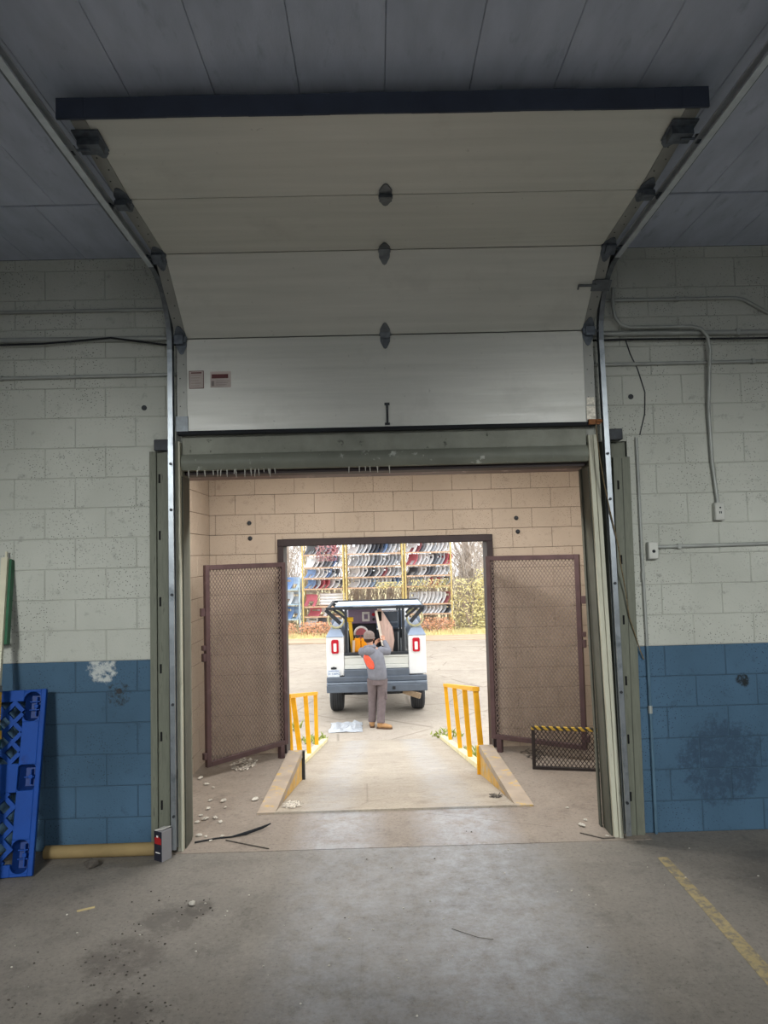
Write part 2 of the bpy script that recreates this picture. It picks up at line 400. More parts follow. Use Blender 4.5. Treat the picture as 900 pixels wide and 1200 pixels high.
structure(MB().box(-HX-.2, -HX, HY, 4.97, 0, CZ), 'wall_left', HALLW)
structure(MB().box(HX, HX+.2, HY, 4.97, 0, CZ), 'wall_right', HALLW)
structure(MB().box(-HX-.2, HX+.2, HY-.2, HY, 0, CZ), 'wall_back', HALLW)
ceil = structure(MB().box(-HX-.2, HX+.2, HY-.2, 4.97, CZ+.05, CZ+.25), 'ceiling', CEILJ)
PWID = .378
pl_long = MB().cbox(.001, PWID-.001, .003, 3.014, 0, .05, .003).data('plank', CEIL)
pl_end = MB().cbox(.001, PWID-.001, .010, WY-4.03-.002, 0, .05, .003).data('plank_end', CEIL)
for i in range(-11, 12):
    x = -.29+i*PWID
    for k in range(2): inst('plank', pl_long, ceil, (x, 4.03-3.026*(k+1), CZ))
    inst('plank', pl_end, ceil, (x-(.13 if x < -1 else -.1 if x > 1.2 else 0), 4.03, CZ))
MB().box(-HX, -.29-11*PWID, HY, WY, CZ, CZ+.05).box(-.29+12*PWID, HX, HY, WY, CZ, CZ+.05).box(-.29-11*PWID, -.29+12*PWID, HY, 4.03-6.06, CZ, CZ+.05).build('plank_field', CEIL, ceil)

# ------------------------------------------------------------------ setting: vestibule between the two openings
VX0, VX1, VY1, VZ = -1.705, 2.32, 7.30, 3.0
RX0, RX1, RY0 = -.80, .99, 5.36          # slot in which the ramp starts
def fz(y): return 0 if y < 5.0 else -.1*(y-5.0)/2.3
vf = MB()
def slab(mb, x0, x1, y0, y1, t=.25):
    mb.add([(x0,y0,fz(y0)),(x1,y0,fz(y0)),(x1,y1,fz(y1)),(x0,y1,fz(y1)),(x0,y0,-t),(x1,y0,-t),(x1,y1,-t-.1),(x0,y1,-t-.1)],
           [(0,1,2,3),(7,6,5,4),(0,4,5,1),(1,5,6,2),(2,6,7,3),(3,7,4,0)])
slab(vf, -1.519, 1.729, 4.675, 4.972); slab(vf, VX0, VX1, 4.972, 5.0); slab(vf, VX0, VX1, 5.0, RY0)
slab(vf, VX0, RX0-.13, RY0, VY1, 1.25); slab(vf, RX1+.13, VX1, RY0, VY1, 1.25)
structure(vf, 'floor', VFLOOR)
# ramp: down from the vestibule to the yard
ZG = -1.38
def rz(y): return -.0005 + (ZG+.01)*(y-RY0)/(12.6-RY0)
rm = MB()
def rslab(x0, x1, y0, y1): rm.add([(x0,y0,rz(y0)),(x1,y0,rz(y0)),(x1,y1,rz(y1)),(x0,y1,rz(y1)),(x0,y0,ZG-.3),(x1,y0,ZG-.3),(x1,y1,ZG-.3),(x0,y1,ZG-.3)],
           [(0,1,2,3),(7,6,5,4),(0,4,5,1),(1,5,6,2),(2,6,7,3),(3,7,4,0)])
rslab(RX0, RX1, RY0, 7.55)
for y0, y1 in ((7.556, 9.25), (9.258, 10.95), (10.958, 12.6)): rslab(-.93, 1.02, y0, y1)
ramp = structure(rm, 'ramp', RAMP)
# yellow retaining curbs along the slot, with worn nosing on top
for sx, xin in ((-1, RX0), (1, RX1)):
    xo = xin+sx*.128; y0, y1 = RY0+.004, 7.26
    a, b = (xo, xin) if sx < 0 else (xin, xo)
    c = thing('ramp_curb', ('left' if sx < 0 else 'right')+' yellow painted concrete curb along the start of the ramp', 'curb', ((a+b)/2, y0, 0))
    m = MB(); zt0, zt1 = fz(y0)+.012, fz(y1)+.03; zb = -.55
    e = xin
    m.add([(a,y0,zb),(b,y0,zb),(b,y1,zb),(a,y1,zb),(a,y0,zt0-.05),(b,y0,zt0-.05),(b,y1,zt1-.075),(a,y1,zt1-.075)], [(0,3,2,1),(4,5,6,7),(0,1,5,4),(1,2,6,5),(2,3,7,6),(3,0,4,7)])
    m.build('curb_wall', CURBY, c)
    m = MB(); a2, b2 = (a, b+.008) if sx < 0 else (a-.008, b)
    m.add([(a2,y0,zt0-.048),(b2,y0,zt0-.048),(b2,y1,zt1-.072),(a2,y1,zt1-.072),(a2,y0,zt0),(b2,y0,zt0),(b2,y1,zt1),(a2,y1,zt1)], [(0,3,2,1),(4,5,6,7),(0,1,5,4),(1,2,6,5),(2,3,7,6),(3,0,4,7)])
    m.build('nosing', NOSE, c)
    xe = xin-sx*.0
    MB().cbox(xe-.03, xe+.03, 7.262, 7.298, -.40, fz(7.28)+.02, .004).build('end_angle', DARK if sx < 0 else YELLOW, c)

# back wall of the vestibule with the way out
OX0, OX1, OZ = -.96, 1.143, 1.978
vb = MB(); yb = VY1+.006
vb.box(VX0-.2, OX0, yb, 7.55, -1.4, VZ+.3); vb.box(OX1, VX1+.2, yb, 7.55, -1.4, VZ+.3); vb.box(OX0, OX1, yb, 7.55, OZ, VZ+.3)
wall_vb = structure(vb, 'wall_vestibule_back', BEIGE_JOINT)
for c in range(16):
    z0 = -.128+c*CH+.002; z1 = min(z0+CH-.004, VZ)
    if z1-z0 < .02: continue
    segs = [(VX0, VX1)]
    if z0 < OZ: segs = [(VX0, OX0), (OX1, VX1)]
    for s0, s1 in segs:
        x = -.423-.4064*6 + (.2032 if c % 2 == 0 else 0)
        while x < s1:
            a, b = max(x+.0015, s0), min(x+.4064-.0015, s1)
            if b-a > .02:
                zz1 = z1
                MB().cbox(a, b, VY1, VY1+.03, z0, zz1, .0025).build('block', BEIGE_CMU, wall_vb)
            x += .4064
for k in range(5):                                        # the course cut down to fit over the lintel
    a, b = OX0+.4206*k+.0015, OX0+.4206*(k+1)-.0015
    MB().cbox(a, b, VY1, VY1+.03, OZ+.072, -.128+11*CH-.002, .0025).build('block', BEIGE_CMU, wall_vb)
bolt = MB().cyl((0,0,0), (0,-.012,0), .024, .02, n=10).cyl((0,-.012,0), (0,-.03,0), .011, n=8).data('bolt', DARK)
for x, z in ((-1.297, 2.224), (-1.29, 2.067), (1.449, 2.208), (1.461, 2.067)): inst('bolt', bolt, wall_vb, (x, VY1, z))
vl = structure(MB().box(VX0-.2, VX0-.006, 4.97, 7.30, -.2, VZ), 'wall_vestibule_left', BEIGE_JOINT)
vr = structure(MB().box(VX1+.006, VX1+.2, 4.97, 7.30, -.2, VZ), 'wall_vestibule_right', BEIGE_JOINT)
for wl, xa, xb in ((vl, VX0-.03, VX0), (vr, VX1, VX1+.03)):
    for c in range(16):
        z0 = -.128+c*CH+.002; z1 = min(z0+CH-.004, VZ)
        if z1-z0 < .02: continue
        y = 4.97-(.2 if c % 2 else 0)
        while y < VY1:
            a, b = max(y+.0015, 4.972), min(y+.4049, VY1)
            if b-a > .02: MB().cbox(xa, xb, a, b, z0, z1, .0025).build('block', BEIGE_CMU, wl)
            y += .4064
structure(MB().box(VX0-.2, VX1+.2, 4.97, 7.55, VZ, VZ+.15), 'ceiling', BEIGE_CMU)
# exterior frame, maroon steel
d2 = tag(thing('door_2', None, None, ((OX0+OX1)/2, VY1, -.1)), kind='structure')
MB().cbox(OX0-.05, OX0+.012, VY1-.035, 7.56, -.5, OZ+.0, .004).build('jamb', FRAMEM, d2)
MB().cbox(OX1-.012, OX1+.05, VY1-.035, 7.56, -.5, OZ+.0, .004).build('jamb', FRAMEM, d2)
MB().cbox(OX0-.05, OX1+.05, VY1-.035, 7.56, OZ, OZ+.07, .004).build('lintel', FRAMEM, d2)

# ------------------------------------------------------------------ frame of the inner opening
d1 = tag(thing('door_1', None, None, (.1, WY, 0)), kind='structure')
def post(x0b, x1b, x0t, x1t, y0, y1, z0, z1, name, m, parent=d1):
    return MB().add([(x0b,y0,z0),(x1b,y0,z0),(x1b,y1,z0),(x0b,y1,z0),(x0t,y0,z1),(x1t,y0,z1),(x1t,y1,z1),(x0t,y1,z1)],
        [(0,3,2,1),(4,5,6,7),(0,1,5,4),(1,2,6,5),(2,3,7,6),(3,0,4,7)]).build(name, m, parent)
# left jamb: stepped channel
post(-1.505, -1.462, -1.50, -1.457, WY-.035, 4.95, 0, 2.60, 'jamb_board', OLIVE)
post(-1.462, -1.425, -1.457, -1.42, WY-.015, 4.95, 0, 2.60, 'jamb_board', OLIVE)
post(-1.425, -1.385, -1.42, -1.38, WY-.028, 4.95, 0, 2.60, 'jamb_board', OLIVE)
post(-1.385, -1.290, -1.38, -1.29, WY+.0, 4.95, 0, 2.60, 'jamb_board', OLIVE)
post(-1.290, -1.283, -1.29, -1.283, WY-.02, 4.90, 0, 2.43, 'jamb_liner', DOLIVE)
post(-1.325, -1.291, -1.325, -1.291, WY-.06, WY-.001, 0, 2.66, 'door_stop', CREAM)
# right jamb
post(1.600, 1.712, 1.610, 1.722, WY-.028, 4.95, 0, 2.49, 'jamb_board', OLIVE)
post(1.655, 1.660, 1.665, 1.670, WY-.031, WY-.027, 0, 2.48, 'jamb_seam', DOLIVE)
post(1.500, 1.600, 1.450, 1.610, WY+.002, 4.95, 0, 2.60, 'jamb_board', DOLIVE)
post(1.490, 1.500, 1.440, 1.450, WY-.02, 4.90, 0, 2.43, 'jamb_liner', DOLIVE)
post(1.470, 1.482, 1.430, 1.44, 4.90, 4.945, 0, 2.43, 'jamb_liner', DOLIVE)
post(1.501, 1.530, 1.441, 1.470, WY-.052, WY-.021, 0, 2.64, 'door_stop', CREAM)
post(1.531, 1.556, 1.471, 1.496, WY-.065, WY-.021, 0, 2.64, 'door_stop', CREAM)
slot = MB().cbox(-.006, .006, -.004, .002, -.03, .03, .001).data('slot', BLACK)
for z in (.28, .72, 1.16, 1.6, 2.04, 2.42): inst('slot', slot, d1, (-1.44, WY-.016, z))
for z in (.25, .62, 1.0, 1.4, 1.8, 2.3): inst('slot', slot, d1, (1.625+.005*z, WY-.029, z))
# header
MB().cbox(-1.29, 1.44, WY-.012, WY+.10, 2.575, 2.72, .004).build('header_plaster', STUCCO, d1)
hb = MB(); n = 10
prof = [(WY+.10, 2.47), (WY-.02, 2.47)] + [(WY-.02-.025*math.sin(math.pi*k/8), 2.47+.105*k/8) for k in range(1, 8)] + [(WY-.02, 2.575), (WY+.10, 2.575)]
hb.prism([(p[0], p[1]) for p in prof], (-1.29, 0, 0), (0, 1, 0), (0, 0, 1), (2.735, 0, 0)).build('header_beam', BEAM, d1, smooth=True)
MB().box(-1.283, 1.445, WY+.05, 4.968, 2.445, 2.60).build('header_channel', FRAMEM, d1)
MB().box(-1.62, 1.80, 4.972, 5.24, 2.452, 2.60).build('header_channel', HMAROON, d1)
MB().box(1.60, XR, WY+.03, 4.96, 0, 2.60).build('jamb_filler', OLIVE, d1)
dr = MB(); rr = random.Random(3)
xs = [-1.24+.052*i+rr.uniform(-.01, .01) for i in range(12)]+[-.80, -.74, -.70, -.17, -.1, -.06, -.03, .02, .1, -1.05, -.93]
for x in xs:
    L = rr.uniform(.02, .06); dr.cyl((x, WY-.012, 2.472), (x+rr.uniform(-.004, .004), WY-.010, 2.472-L), .005, .0015, 5)
dr.build('lime_drips', DRIP, d1, kind='stuff')
# ------------------------------------------------------------------ overhead sectional door, half way up its curved tracks
DXA, DXB = -1.298, 1.488
PTS = [(4.69, 2.722), (4.69, 3.345), (4.215, 3.722), (3.61, 3.752), (3.03, 3.822)]
door = thing('overhead_door', 'cream sectional overhead door raised on its curved tracks above the dock opening', 'garage door', (.095, 4.69, 2.70))
HINGE = mat('grimy_hinge_steel', '#5c636b', .5, .4, var=.3, vs=30)
class Sec:
    def __init__(s, a, b):
        s.a = Vector((0, a[0], a[1])); d = Vector((0, b[0]-a[0], b[1]-a[1])); s.L = d.length; s.v = d.normalized(); s.n = Vector((0, -s.v.z, s.v.y))
    def p(s, x, t, d=0): q = s.a+s.v*t+s.n*d; return Vector((x, q.y, q.z))
    def box(s, mb, x0, x1, t0, t1, d0, d1): return mb.obox(s.p((x0+x1)/2, (t0+t1)/2, (d0+d1)/2), (1,0,0), s.v, s.n, (x1-x0)/2, (t1-t0)/2, (d1-d0)/2)
    def prism(s, mb, poly, d0, d1): return mb.prism(poly, s.p(0, 0, d0), (1,0,0), s.v, s.n*(d1-d0))
SECS = [Sec(PTS[i], PTS[i+1]) for i in range(4)]
STICK = mat('sticker_paper', '#b5a9a2', .6); STICKR = mat('sticker_maroon_print', '#5a2a2c', .6); STICKD = mat('sticker_grey_print', '#8a807c', .6); TAPE = mat('shiny_foil_tape', '#b9b4a8', .5, .4, var=.35, vs=60)
RUST = mat('rusty_bracket', '#8a5a35', .7, .3, var=.3, vs=40)
def leaf(sec, mb, x, t, up, wd, ln, d0=.004, d1=.009):
    """pointed hinge leaf lying on a section"""
    k = 1 if up else -1
    pl = [(x-wd, t), (x+wd, t), (x+wd, t+k*ln*.4), (x+wd*.35, t+k*ln*.92), (x, t+k*ln), (x-wd*.35, t+k*ln*.92), (x-wd, t+k*ln*.4)]
    return sec.prism(mb, pl if up else pl[::-1], d0, d1)
for i, s in enumerate(SECS):
    m = MB(); g0 = .004 if i else .0
    s.box(m, DXA, DXB, g0, s.L-.004, -.045, 0)
    sec = m.build('section', DOOR, door)
    for xa, xb in ((DXA, DXA+.066), (DXB-.066, DXB)):
        st = s.box(MB(), xa, xb, g0+.002, s.L-.006, .0005, .004).build('end_stile', STILE, sec)
        rv = MB()
        for k in range(6): 
            t = s.L*(.12+.15*k); q = s.p((xa+xb)/2+.012*(-1)**k, t, .004); rv.cyl(q, q+s.n*.002, .004, n=6)
        rv.build('rivets', DARK, sec, kind='stuff')
    if i == 0:
        s.box(MB(), .088, .093, .02, s.L-.03, .0, .0012).build('seam', DOOR, sec)
        a = MB(); s.box(a, DXA-.002, DXB+.002, -.022, 0.002, -.05, .006); a.build('bottom_seal', RUBBER, sec)
        # stickers, flat print
        a = MB(); s.box(a, -1.218, -1.120, .286, .406, .0005, .0015); a.mat(1)
        for x0, x1, t0, t1 in ((-1.218,-1.214,.286,.406),(-1.124,-1.120,.286,.406),(-1.218,-1.120,.286,.290),(-1.218,-1.120,.402,.406),(-1.205,-1.135,.388,.396)): s.box(a, x0, x1, t0, t1, .0015, .0018)
        a.mat(2)
        for k in range(5): s.box(a, -1.205, -1.14-.008*(k%3), .375-.018*k, .378-.018*k, .0015, .0018)
        tag(a.build('warning_label', [STICK, STICKR, STICKD], sec), 'small white notice with a dark red border')
        a = MB(); s.box(a, -1.077, -.940, .290, .398, .0005, .0015); a.mat(1); s.box(a, -1.068, -.958, .352, .380, .0015, .0018); a.mat(2)
        for k in range(3): s.box(a, -1.04, -.95-.01*k, .333-.013*k, .336-.013*k, .0015, .0018)
        s.box(a, -1.07, -1.052, .30, .335, .0015, .0018)
        tag(a.build('warning_label', [STICK, STICKR, STICKD], sec), 'white sticker with a dark maroon bar over small print')
        a = MB(); s.box(a, .078, .112, .145, .160, .0, .012); s.box(a, .078, .112, .012, .026, .0, .012); s.box(a, .088, .102, .02, .15, .012, .022)
        a.build('lift_handle', DARK, sec)
        a = MB(); s.box(a, DXA-.004, DXA+.072, .0, .10, .005, .010); s.box(a, DXA-.012, DXA-.002, .0, .10, -.03, .010); a.build('bottom_bracket', DGALV, sec)
        a = MB(); s.box(a, DXB-.062, DXB-.004, .015, .105, .005, .011); s.box(a, DXB-.058, DXB-.006, .115, .165, .005, .009); tag(a.build('bottom_bracket', TAPE, sec), 'shiny foil covered bottom bracket')
        a = MB(); s.box(a, DXB-.055, DXB+.02, -.02, .014, .006, .03); a.cyl(s.p(DXB-.01, .0, .03), s.p(DXB+.03, .0, .03), .012, n=10); a.build('cable_anchor', RUST, sec)
    if i == 1:
        a = MB(); s.box(a, DXB-.075, DXB+.045, .30, .375, .005, .012); s.box(a, DXB-.165, DXB-.05, .338, .352, .012, .022); s.box(a, DXB-.165, DXB-.158, .318, .345, .012, .022)
        s.box(a, DXB-.06, DXB+.02, .365, .385, .010, .02)
        tag(a.build('slide_bolt', DGALV, sec), 'flat steel slide bolt lock')
    if i < 3:
        nx = SECS[i+1]
        for x, wd, ln in ((.094, .033, .085), (DXA+.032, .036, .095), (DXB-.032, .036, .095)):
            a = MB(); leaf(nx, a, x, .012, True, wd, ln); leaf(s, a, x, s.L-.012, False, wd, ln)
            mid = s.p(x, s.L, .012); a.cyl(mid-Vector((wd+.004,0,0)), mid+Vector((wd+.004,0,0)), .012, n=10)
            nm = (s.n+nx.n).normalized()
            a.obox(mid+nm*.006, (1,0,0), nm, s.v, wd, .010, .022)
            if x != .094:
                sg = -1 if x < 0 else 1; q = mid+nm*.02
                a.cyl(q, q+Vector((sg*.085, 0, 0)), .006, n=8); a.cyl(q+Vector((sg*.062,0,0)), q+Vector((sg*.086,0,0)), .021, n=14)
                a.obox(q+Vector((sg*.01,0,0)), (1,0,0), nm, s.v, .03, .014, .03)
            a.build('roller_hinge' if x != .094 else 'centre_hinge', HINGE if x != .094 else DGALV, door)
s = SECS[3]
for sg, x in ((-1, DXA+.04), (1, DXB-.04)):
    a = MB(); s.box(a, x-.06, x+.06, s.L-.20, s.L-.06, .005, .012); s.box(a, x-.05, x+.05, s.L-.17, s.L-.10, .012, .05)
    leaf(s, a, x-sg*.02, s.L-.2, False, .03, .05); a.cyl(s.p(x, s.L-.13, .055), s.p(x+sg*.10, s.L-.13, .055), .006, n=8); a.cyl(s.p(x+sg*.07, s.L-.13, .055), s.p(x+sg*.10, s.L-.13, .055), .021, n=14)
    a.build('top_bracket', HINGE, door)
a = MB(); N = 24
for k in range(N):
    x0 = -1.335+2.835*k/N; x1 = -1.335+2.835*(k+1)/N; zt = 3.882
    a.box(x0, x1, 2.975+.002*math.sin(k), 2.987+.002*math.sin(k), 3.790, zt)
a.box(-1.335, 1.50, 2.987, 3.03, 3.828, 3.84)
tag(a.build('top_seal', NAVY, door), 'dark rubber strip along the top edge of the door')

# ------------------------------------------------------------------ tracks
def sweep(path, prof, m):
    P = [Vector((0, a, b)) for a, b in path]; n = len(prof); vs = []; fs = []
    for i, p in enumerate(P):
        d = ((P[min(i+1, len(P)-1)]-P[max(i-1, 0)])).normalized(); nn = Vector((0, -d.z, d.y))
        vs += [Vector((x, p.y+nn.y*q, p.z+nn.z*q)) for x, q in prof]
    for i in range(len(P)-1):
        for k in range(n): fs.append((i*n+k, i*n+(k+1) % n, (i+1)*n+(k+1) % n, (i+1)*n+k))
    fs.append(tuple(range(n-1,-1,-1))); fs.append(tuple((len(P)-1)*n+k for k in range(n)))
    m.add(vs, fs)
CPROF = [(0,-.026),(0,.026),(.032,.026),(.032,.017),(.028,.017),(.028,.0225),(.0035,.0225),(.0035,-.0225),(.028,-.0225),(.028,-.017),(.032,-.017),(.032,-.026)]
VT = [(4.655, .04), (4.655, 1.2), (4.655, 2.4), (4.655, 3.26)]
CT = [(4.655-.40*(1-math.cos(math.pi/2*k/10)), 3.26+.425*math.sin(math.pi/2*k/10)) for k in range(0, 11)]
HT = [(4.255, 3.685), (3.2, 3.715), (2.2, 3.745), (1.0, 3.78)]
for sg, xw, side in ((1, -1.345, 'left'), (-1, 1.584, 'right')):
    tr = thing('door_track', f'galvanised steel door track on the {side} side of the opening', 'door track', (xw, 4.655, 0))
    pr = [(xw+sg*x, q) for x, q in CPROF]
    m = MB(); sweep(VT, pr, m); m.build('vertical_track', GALV, tr)
    m = MB(); sweep(CT, pr, m); m.build('curved_track', DGALV, tr)
    m = MB(); sweep(HT, pr, m); m.build('horizontal_track', GALV_LIT, tr)
    m = MB(); lp = [(xw-sg*.001, .02), (xw-sg*.042, .02), (xw-sg*.042, .023), (xw-sg*.004, .023), (xw-sg*.004, .06), (xw-sg*.001, .06)]
    sweep([(4.0, 3.69), (2.2, 3.745), (1.0, 3.78)], [(x, -q) for x, q in lp], m); m.build('stiffener_angle', DGALV, tr)
    m = MB(); xo = xw-sg*.004
    m.box(min(xo, xo-sg*.003), max(xo, xo-sg*.003), 4.645, WY-.036, .1, 2.62); m.build('mounting_angle', DGALV, tr)
    br = MB().box(-.02, .02, -.02, .03, -.02, .02).data('track_bolt', DARK)
    for z in (.25, .95, 1.65, 2.2, 2.5): 
        mm = MB(); mm.cyl((xw+sg*.018, 4.628, z), (xw+sg*.018, 4.618, z), .009, n=8); mm.build('track_bolt', DARK, tr)
    m = MB(); m.box(xw-sg*.02-.01, xw-sg*.02+.01, 1.49, 1.51, 3.80, CZ-.002); m.box(xw-.03, xw+.03, 1.47, 1.53, 3.76, 3.80); m.build('hanger', DGALV, tr)
    if sg < 0: tr.rotation_euler = (0, -.012, 0)
    m = MB(); m.cbox(min(xw-sg*.01, xw-sg*.115), max(xw-sg*.01, xw-sg*.115), 4.70, WY-.0295 if sg > 0 else WY-.002, 2.60, 2.675, .004); m.build('end_bearing_bracket', DARK, tr)
rope = MB().tube([(1.466, 4.628, 2.70), (1.478, 4.622, 2.5), (1.50, 4.618, 2.31), (1.535, 4.615, 2.1), (1.575, 4.618, 1.9), (1.60, 4.66, 1.78), (1.640, 4.705, 1.60), (1.665, 4.728, 1.42), (1.70, 4.73, 1.30), (1.735, 4.745, 1.19), (1.758, 4.750, 1.135)], .0042, 6)
solo(rope, 'pull_rope', mat('dirty_rope', '#6b5f48', .9, var=.4, vs=60), 'thin dirty rope hanging from the right corner of the overhead door', 'rope', smooth=True)

# ------------------------------------------------------------------ pipes, conduits and boxes on the dock wall
def clip(mb, x, z, r, horiz=True):
    if horiz: mb.cbox(x-.012, x+.012, WY-2*r-.006, WY-.0, z-r-.004, z+r+.004, .002)
    else: mb.cbox(x-r-.004, x+r+.004, WY-2*r-.006, WY-.0, z-.012, z+.012, .002)
def conduit(label, pts, r, clips=(), cat='pipe', m=CONDUIT):
    t = thing('wall_conduit', label, cat, (pts[0][0], WY, pts[0][2]-r))
    MB().tube(pts, r, 10).build('pipe', m, t, smooth=True)
    for x, z, h in clips:
        c = MB(); clip(c, x, z, r, h); c.build('pipe_clip', m, t)
    return t
y = WY-.014
conduit('topmost thin painted conduit along the dock wall, bent down at its right end', [(-4.6, y, 3.578), (2.50, y, 3.568), (2.56, y, 3.555), (2.70, y, 3.472), (2.80, y, 3.415), (2.86, y, 3.40), (4.6, y, 3.39)], .0125, [(-2.6, 3.578, True), (-3.9, 3.578, True), (2.1, 3.569, True), (3.4, 3.396, True)])
y = WY-.02
conduit('thick painted pipe running along the dock wall under the topmost conduit', [(-4.6, y, 3.40), (-1.5, y, 3.372), (1.7, y, 3.335), (4.6, y, 3.30)], .019, [(-2.9, 3.385, True), (2.5, 3.326, True), (3.6, 3.311, True)])
y = WY-.014
conduit('lowest painted conduit along the dock wall, just above the visible block courses', [(-4.6, y, 3.122), (4.6, y, 3.126)], .0125, [(-2.5, 3.124, True), (-3.6, 3.123, True), (2.6, 3.125, True), (3.7, 3.126, True)])
cab = MB().tube([(-4.4, WY-.05, 3.33), (-3.0, WY-.047, 3.335), (-2.2, WY-.046, 3.345), (-1.75, WY-.046, 3.375), (-1.4, WY-.035, 3.325), (-.4, WY-.010, 3.30), (.8, WY-.010, 3.29), (1.75, WY-.035, 3.29), (2.6, WY-.046, 3.275), (3.4, WY-.046, 3.28), (4.4, WY-.046, 3.26)], .007, 6)
solo(cab, 'electric_cable', RUBBER, 'black cable sagging along the thick pipe on the dock wall', 'cable', smooth=True)
y = WY-.06
ot = thing('outlet_conduit', 'bent conduit dropping from beside the right door track to a white outlet box', 'conduit', (2.29, WY, 2.04))
pts = [(1.648, y, 3.64), (1.642, y, 3.52), (1.652, y, 3.44), (1.69, y, 3.385), (1.75, y, 3.364), (1.95, y, 3.362), (2.17, y, 3.362), (2.235, y, 3.345), (2.275, y, 3.29), (2.288, y, 3.20), (2.272, WY-.03, 2.8), (2.28, WY-.022, 2.45), (2.306, WY-.02, 2.16)]
MB().tube(pts, .0125, 10).build('pipe', CONDUIT, ot, smooth=True)
MB().cbox(2.272, 2.340, WY-.05, WY-.001, 2.045, 2.165, .006).build('outlet_box', BOXM, ot)
MB().cyl((2.306, WY-.051, 2.13), (2.306, WY-.054, 2.13), .006, n=8).box(2.298, 2.303, WY-.052, WY-.05, 2.09, 2.105).box(2.309, 2.314, WY-.052, WY-.05, 2.09, 2.105).build('socket', DARK, ot)
jb = thing('junction_box', 'small white junction box with a conduit running to the right', 'electrical box', (1.845, WY, 1.80))
MB().cbox(1.812, 1.880, WY-.05, WY-.001, 1.797, 1.912, .006).build('box_body', BOXM, jb)
MB().cyl((1.846, WY-.05, 1.85), (1.846, WY-.055, 1.85), .011, n=10).cyl((1.846, WY-.055, 1.85), (1.846, WY-.065, 1.845), .005, n=8).build('toggle', DARK, jb)
MB().tube([(1.880, WY-.016, 1.878), (2.6, WY-.016, 1.882), (4.4, WY-.016, 1.886)], .0125, 10).build('pipe', CONDUIT, jb, smooth=True)
for xx, zz in ((2.03, 1.879), (3.1, 1.883)):
    m = MB(); clip(m, xx, zz, .0125); m.build('pipe_clip', CONDUIT, jb)
M2 = [(WHITE_CMU), (BLUE_CMU)]
vt = thing('riser_conduit', 'thin painted conduit rising from the floor beside the right door jamb', 'conduit', (1.785, WY, 0))
MB().tube([(1.786, WY-.016, 1.222), (1.780, WY-.016, 1.9), (1.778, WY-.016, 2.62)], .0105, 8).build('upper_pipe', CONDUIT, vt, smooth=True)
tag(MB().tube([(1.788, WY-.016, .002), (1.786, WY-.016, 1.222)], .0105, 8).build('lower_pipe', mat('blue_painted_conduit', '#4a6679', .6), vt, smooth=True), 'blue painted lower length')
for xx, zz in ((1.780, 1.66), (1.787, .78)): MB().cyl((xx, WY-.016, zz), (xx, WY-.016, zz+.05), .014, n=8).build('coupling', CONDUIT, vt)
solo(MB().tube([(1.740, WY-.006, 3.29), (1.765, WY-.006, 3.20), (1.812, WY-.006, 3.09), (1.855, WY-.006, 2.93), (1.846, WY-.006, 2.78), (1.806, WY-.006, 2.64)], .004, 5), 'bell_wire', DARK, 'thin loose wire wandering down the wall right of the door', 'wire', smooth=True)

# ------------------------------------------------------------------ expanded metal gates
def expanded(mb, x0, x1, z0, z1, px, pz, w_=.0055, th=.003, y=0.0):
    """staggered diamond mesh made of flat strands"""
    def seg(a, b, c, d):
        L = math.hypot(c-a, d-b); nx, nz = -(d-b)/L*w_/2, (c-a)/L*w_/2
        mb.add([(a+nx, y-th, b+nz), (c+nx, y-th*.2, d+nz), (c-nx, y-th*.2, d-nz), (a-nx, y-th, b-nz), (a+nx, y+th*.2, b+nz), (c+nx, y+th, d+nz), (c-nx, y+th, d-nz), (a-nx, y+th*.2, b-nz)],
               [(3,2,1,0),(4,5,6,7),(0,1,5,4),(2,3,7,6)])
    nx = int(round((x1-x0)/px)); nz = int(round((z1-z0)/pz)); px = (x1-x0)/nx; pz = (z1-z0)/nz
    for j in range(nz):
        for i in range(nx):
            a = x0+i*px; b = z0+j*pz; cx, cz = a+px/2, b+pz/2
            # bond length in the middle makes the openings six-sided
            h = pz*.14
            seg(a, cz+h*0, cx, b+pz-h*0); seg(cx, b+pz, a+px, cz); seg(a, cz, cx, b); seg(cx, b, a+px, cz)
    return mb
MESHM = mat('dusty_expanded_metal', '#75665f', .6, .1, var=.18, vs=6)
def gate(label, hinge, free, W, zb, z0, z1, legs):
    rzv = math.atan2(free[1]-hinge[1], free[0]-hinge[0]); k = 1 if math.cos(rzv) > 0 else -1
    g = thing('mesh_gate', label, 'gate', (hinge[0], hinge[1], zb), rzv)
    t = .045
    a0, a1 = z0-zb, z1-zb
    def piece(nm, *b): return MB().cbox(*b, .003).build(nm, MAROON, g, local=True)
    piece('stile', 0, t, -.02, .02, a0, a1); piece('stile', W-t, W, -.02, .02, a0, a1)
    piece('rail', t, W-t, -.02, .02, a1-t, a1); piece('rail', t, W-t, -.02, .02, a0, a0+t)
    mb = MB(); expanded(mb, t*.6, W-t*.6, a0+t*.6, a1-t*.6, .036, .050, .0062)
    mb.build('expanded_metal', MESHM, g, kind='stuff', local=True)
    piece('gate_foot', .055, .105, -.025, .025, 0.0, a0)
    piece('latch_tab', W, W+.045, -.012, .012, a0+(a1-a0)*.745, a0+(a1-a0)*.785)
    piece('latch_tab', W, W+.03, -.018, .018, a0+(a1-a0)*.52, a0+(a1-a0)*.56); piece('latch_tab', W, W+.03, -.018, .018, a0+(a1-a0)*.575, a0+(a1-a0)*.60)
    piece('latch_tab', W, W+.03, -.018, .018, a0+.07, a0+.13)
    return g
gate('left maroon expanded metal gate swung back against the vestibule wall', (-.925, 7.14), (-1.548, 6.42), .955, -.094, .03, 1.815, True)
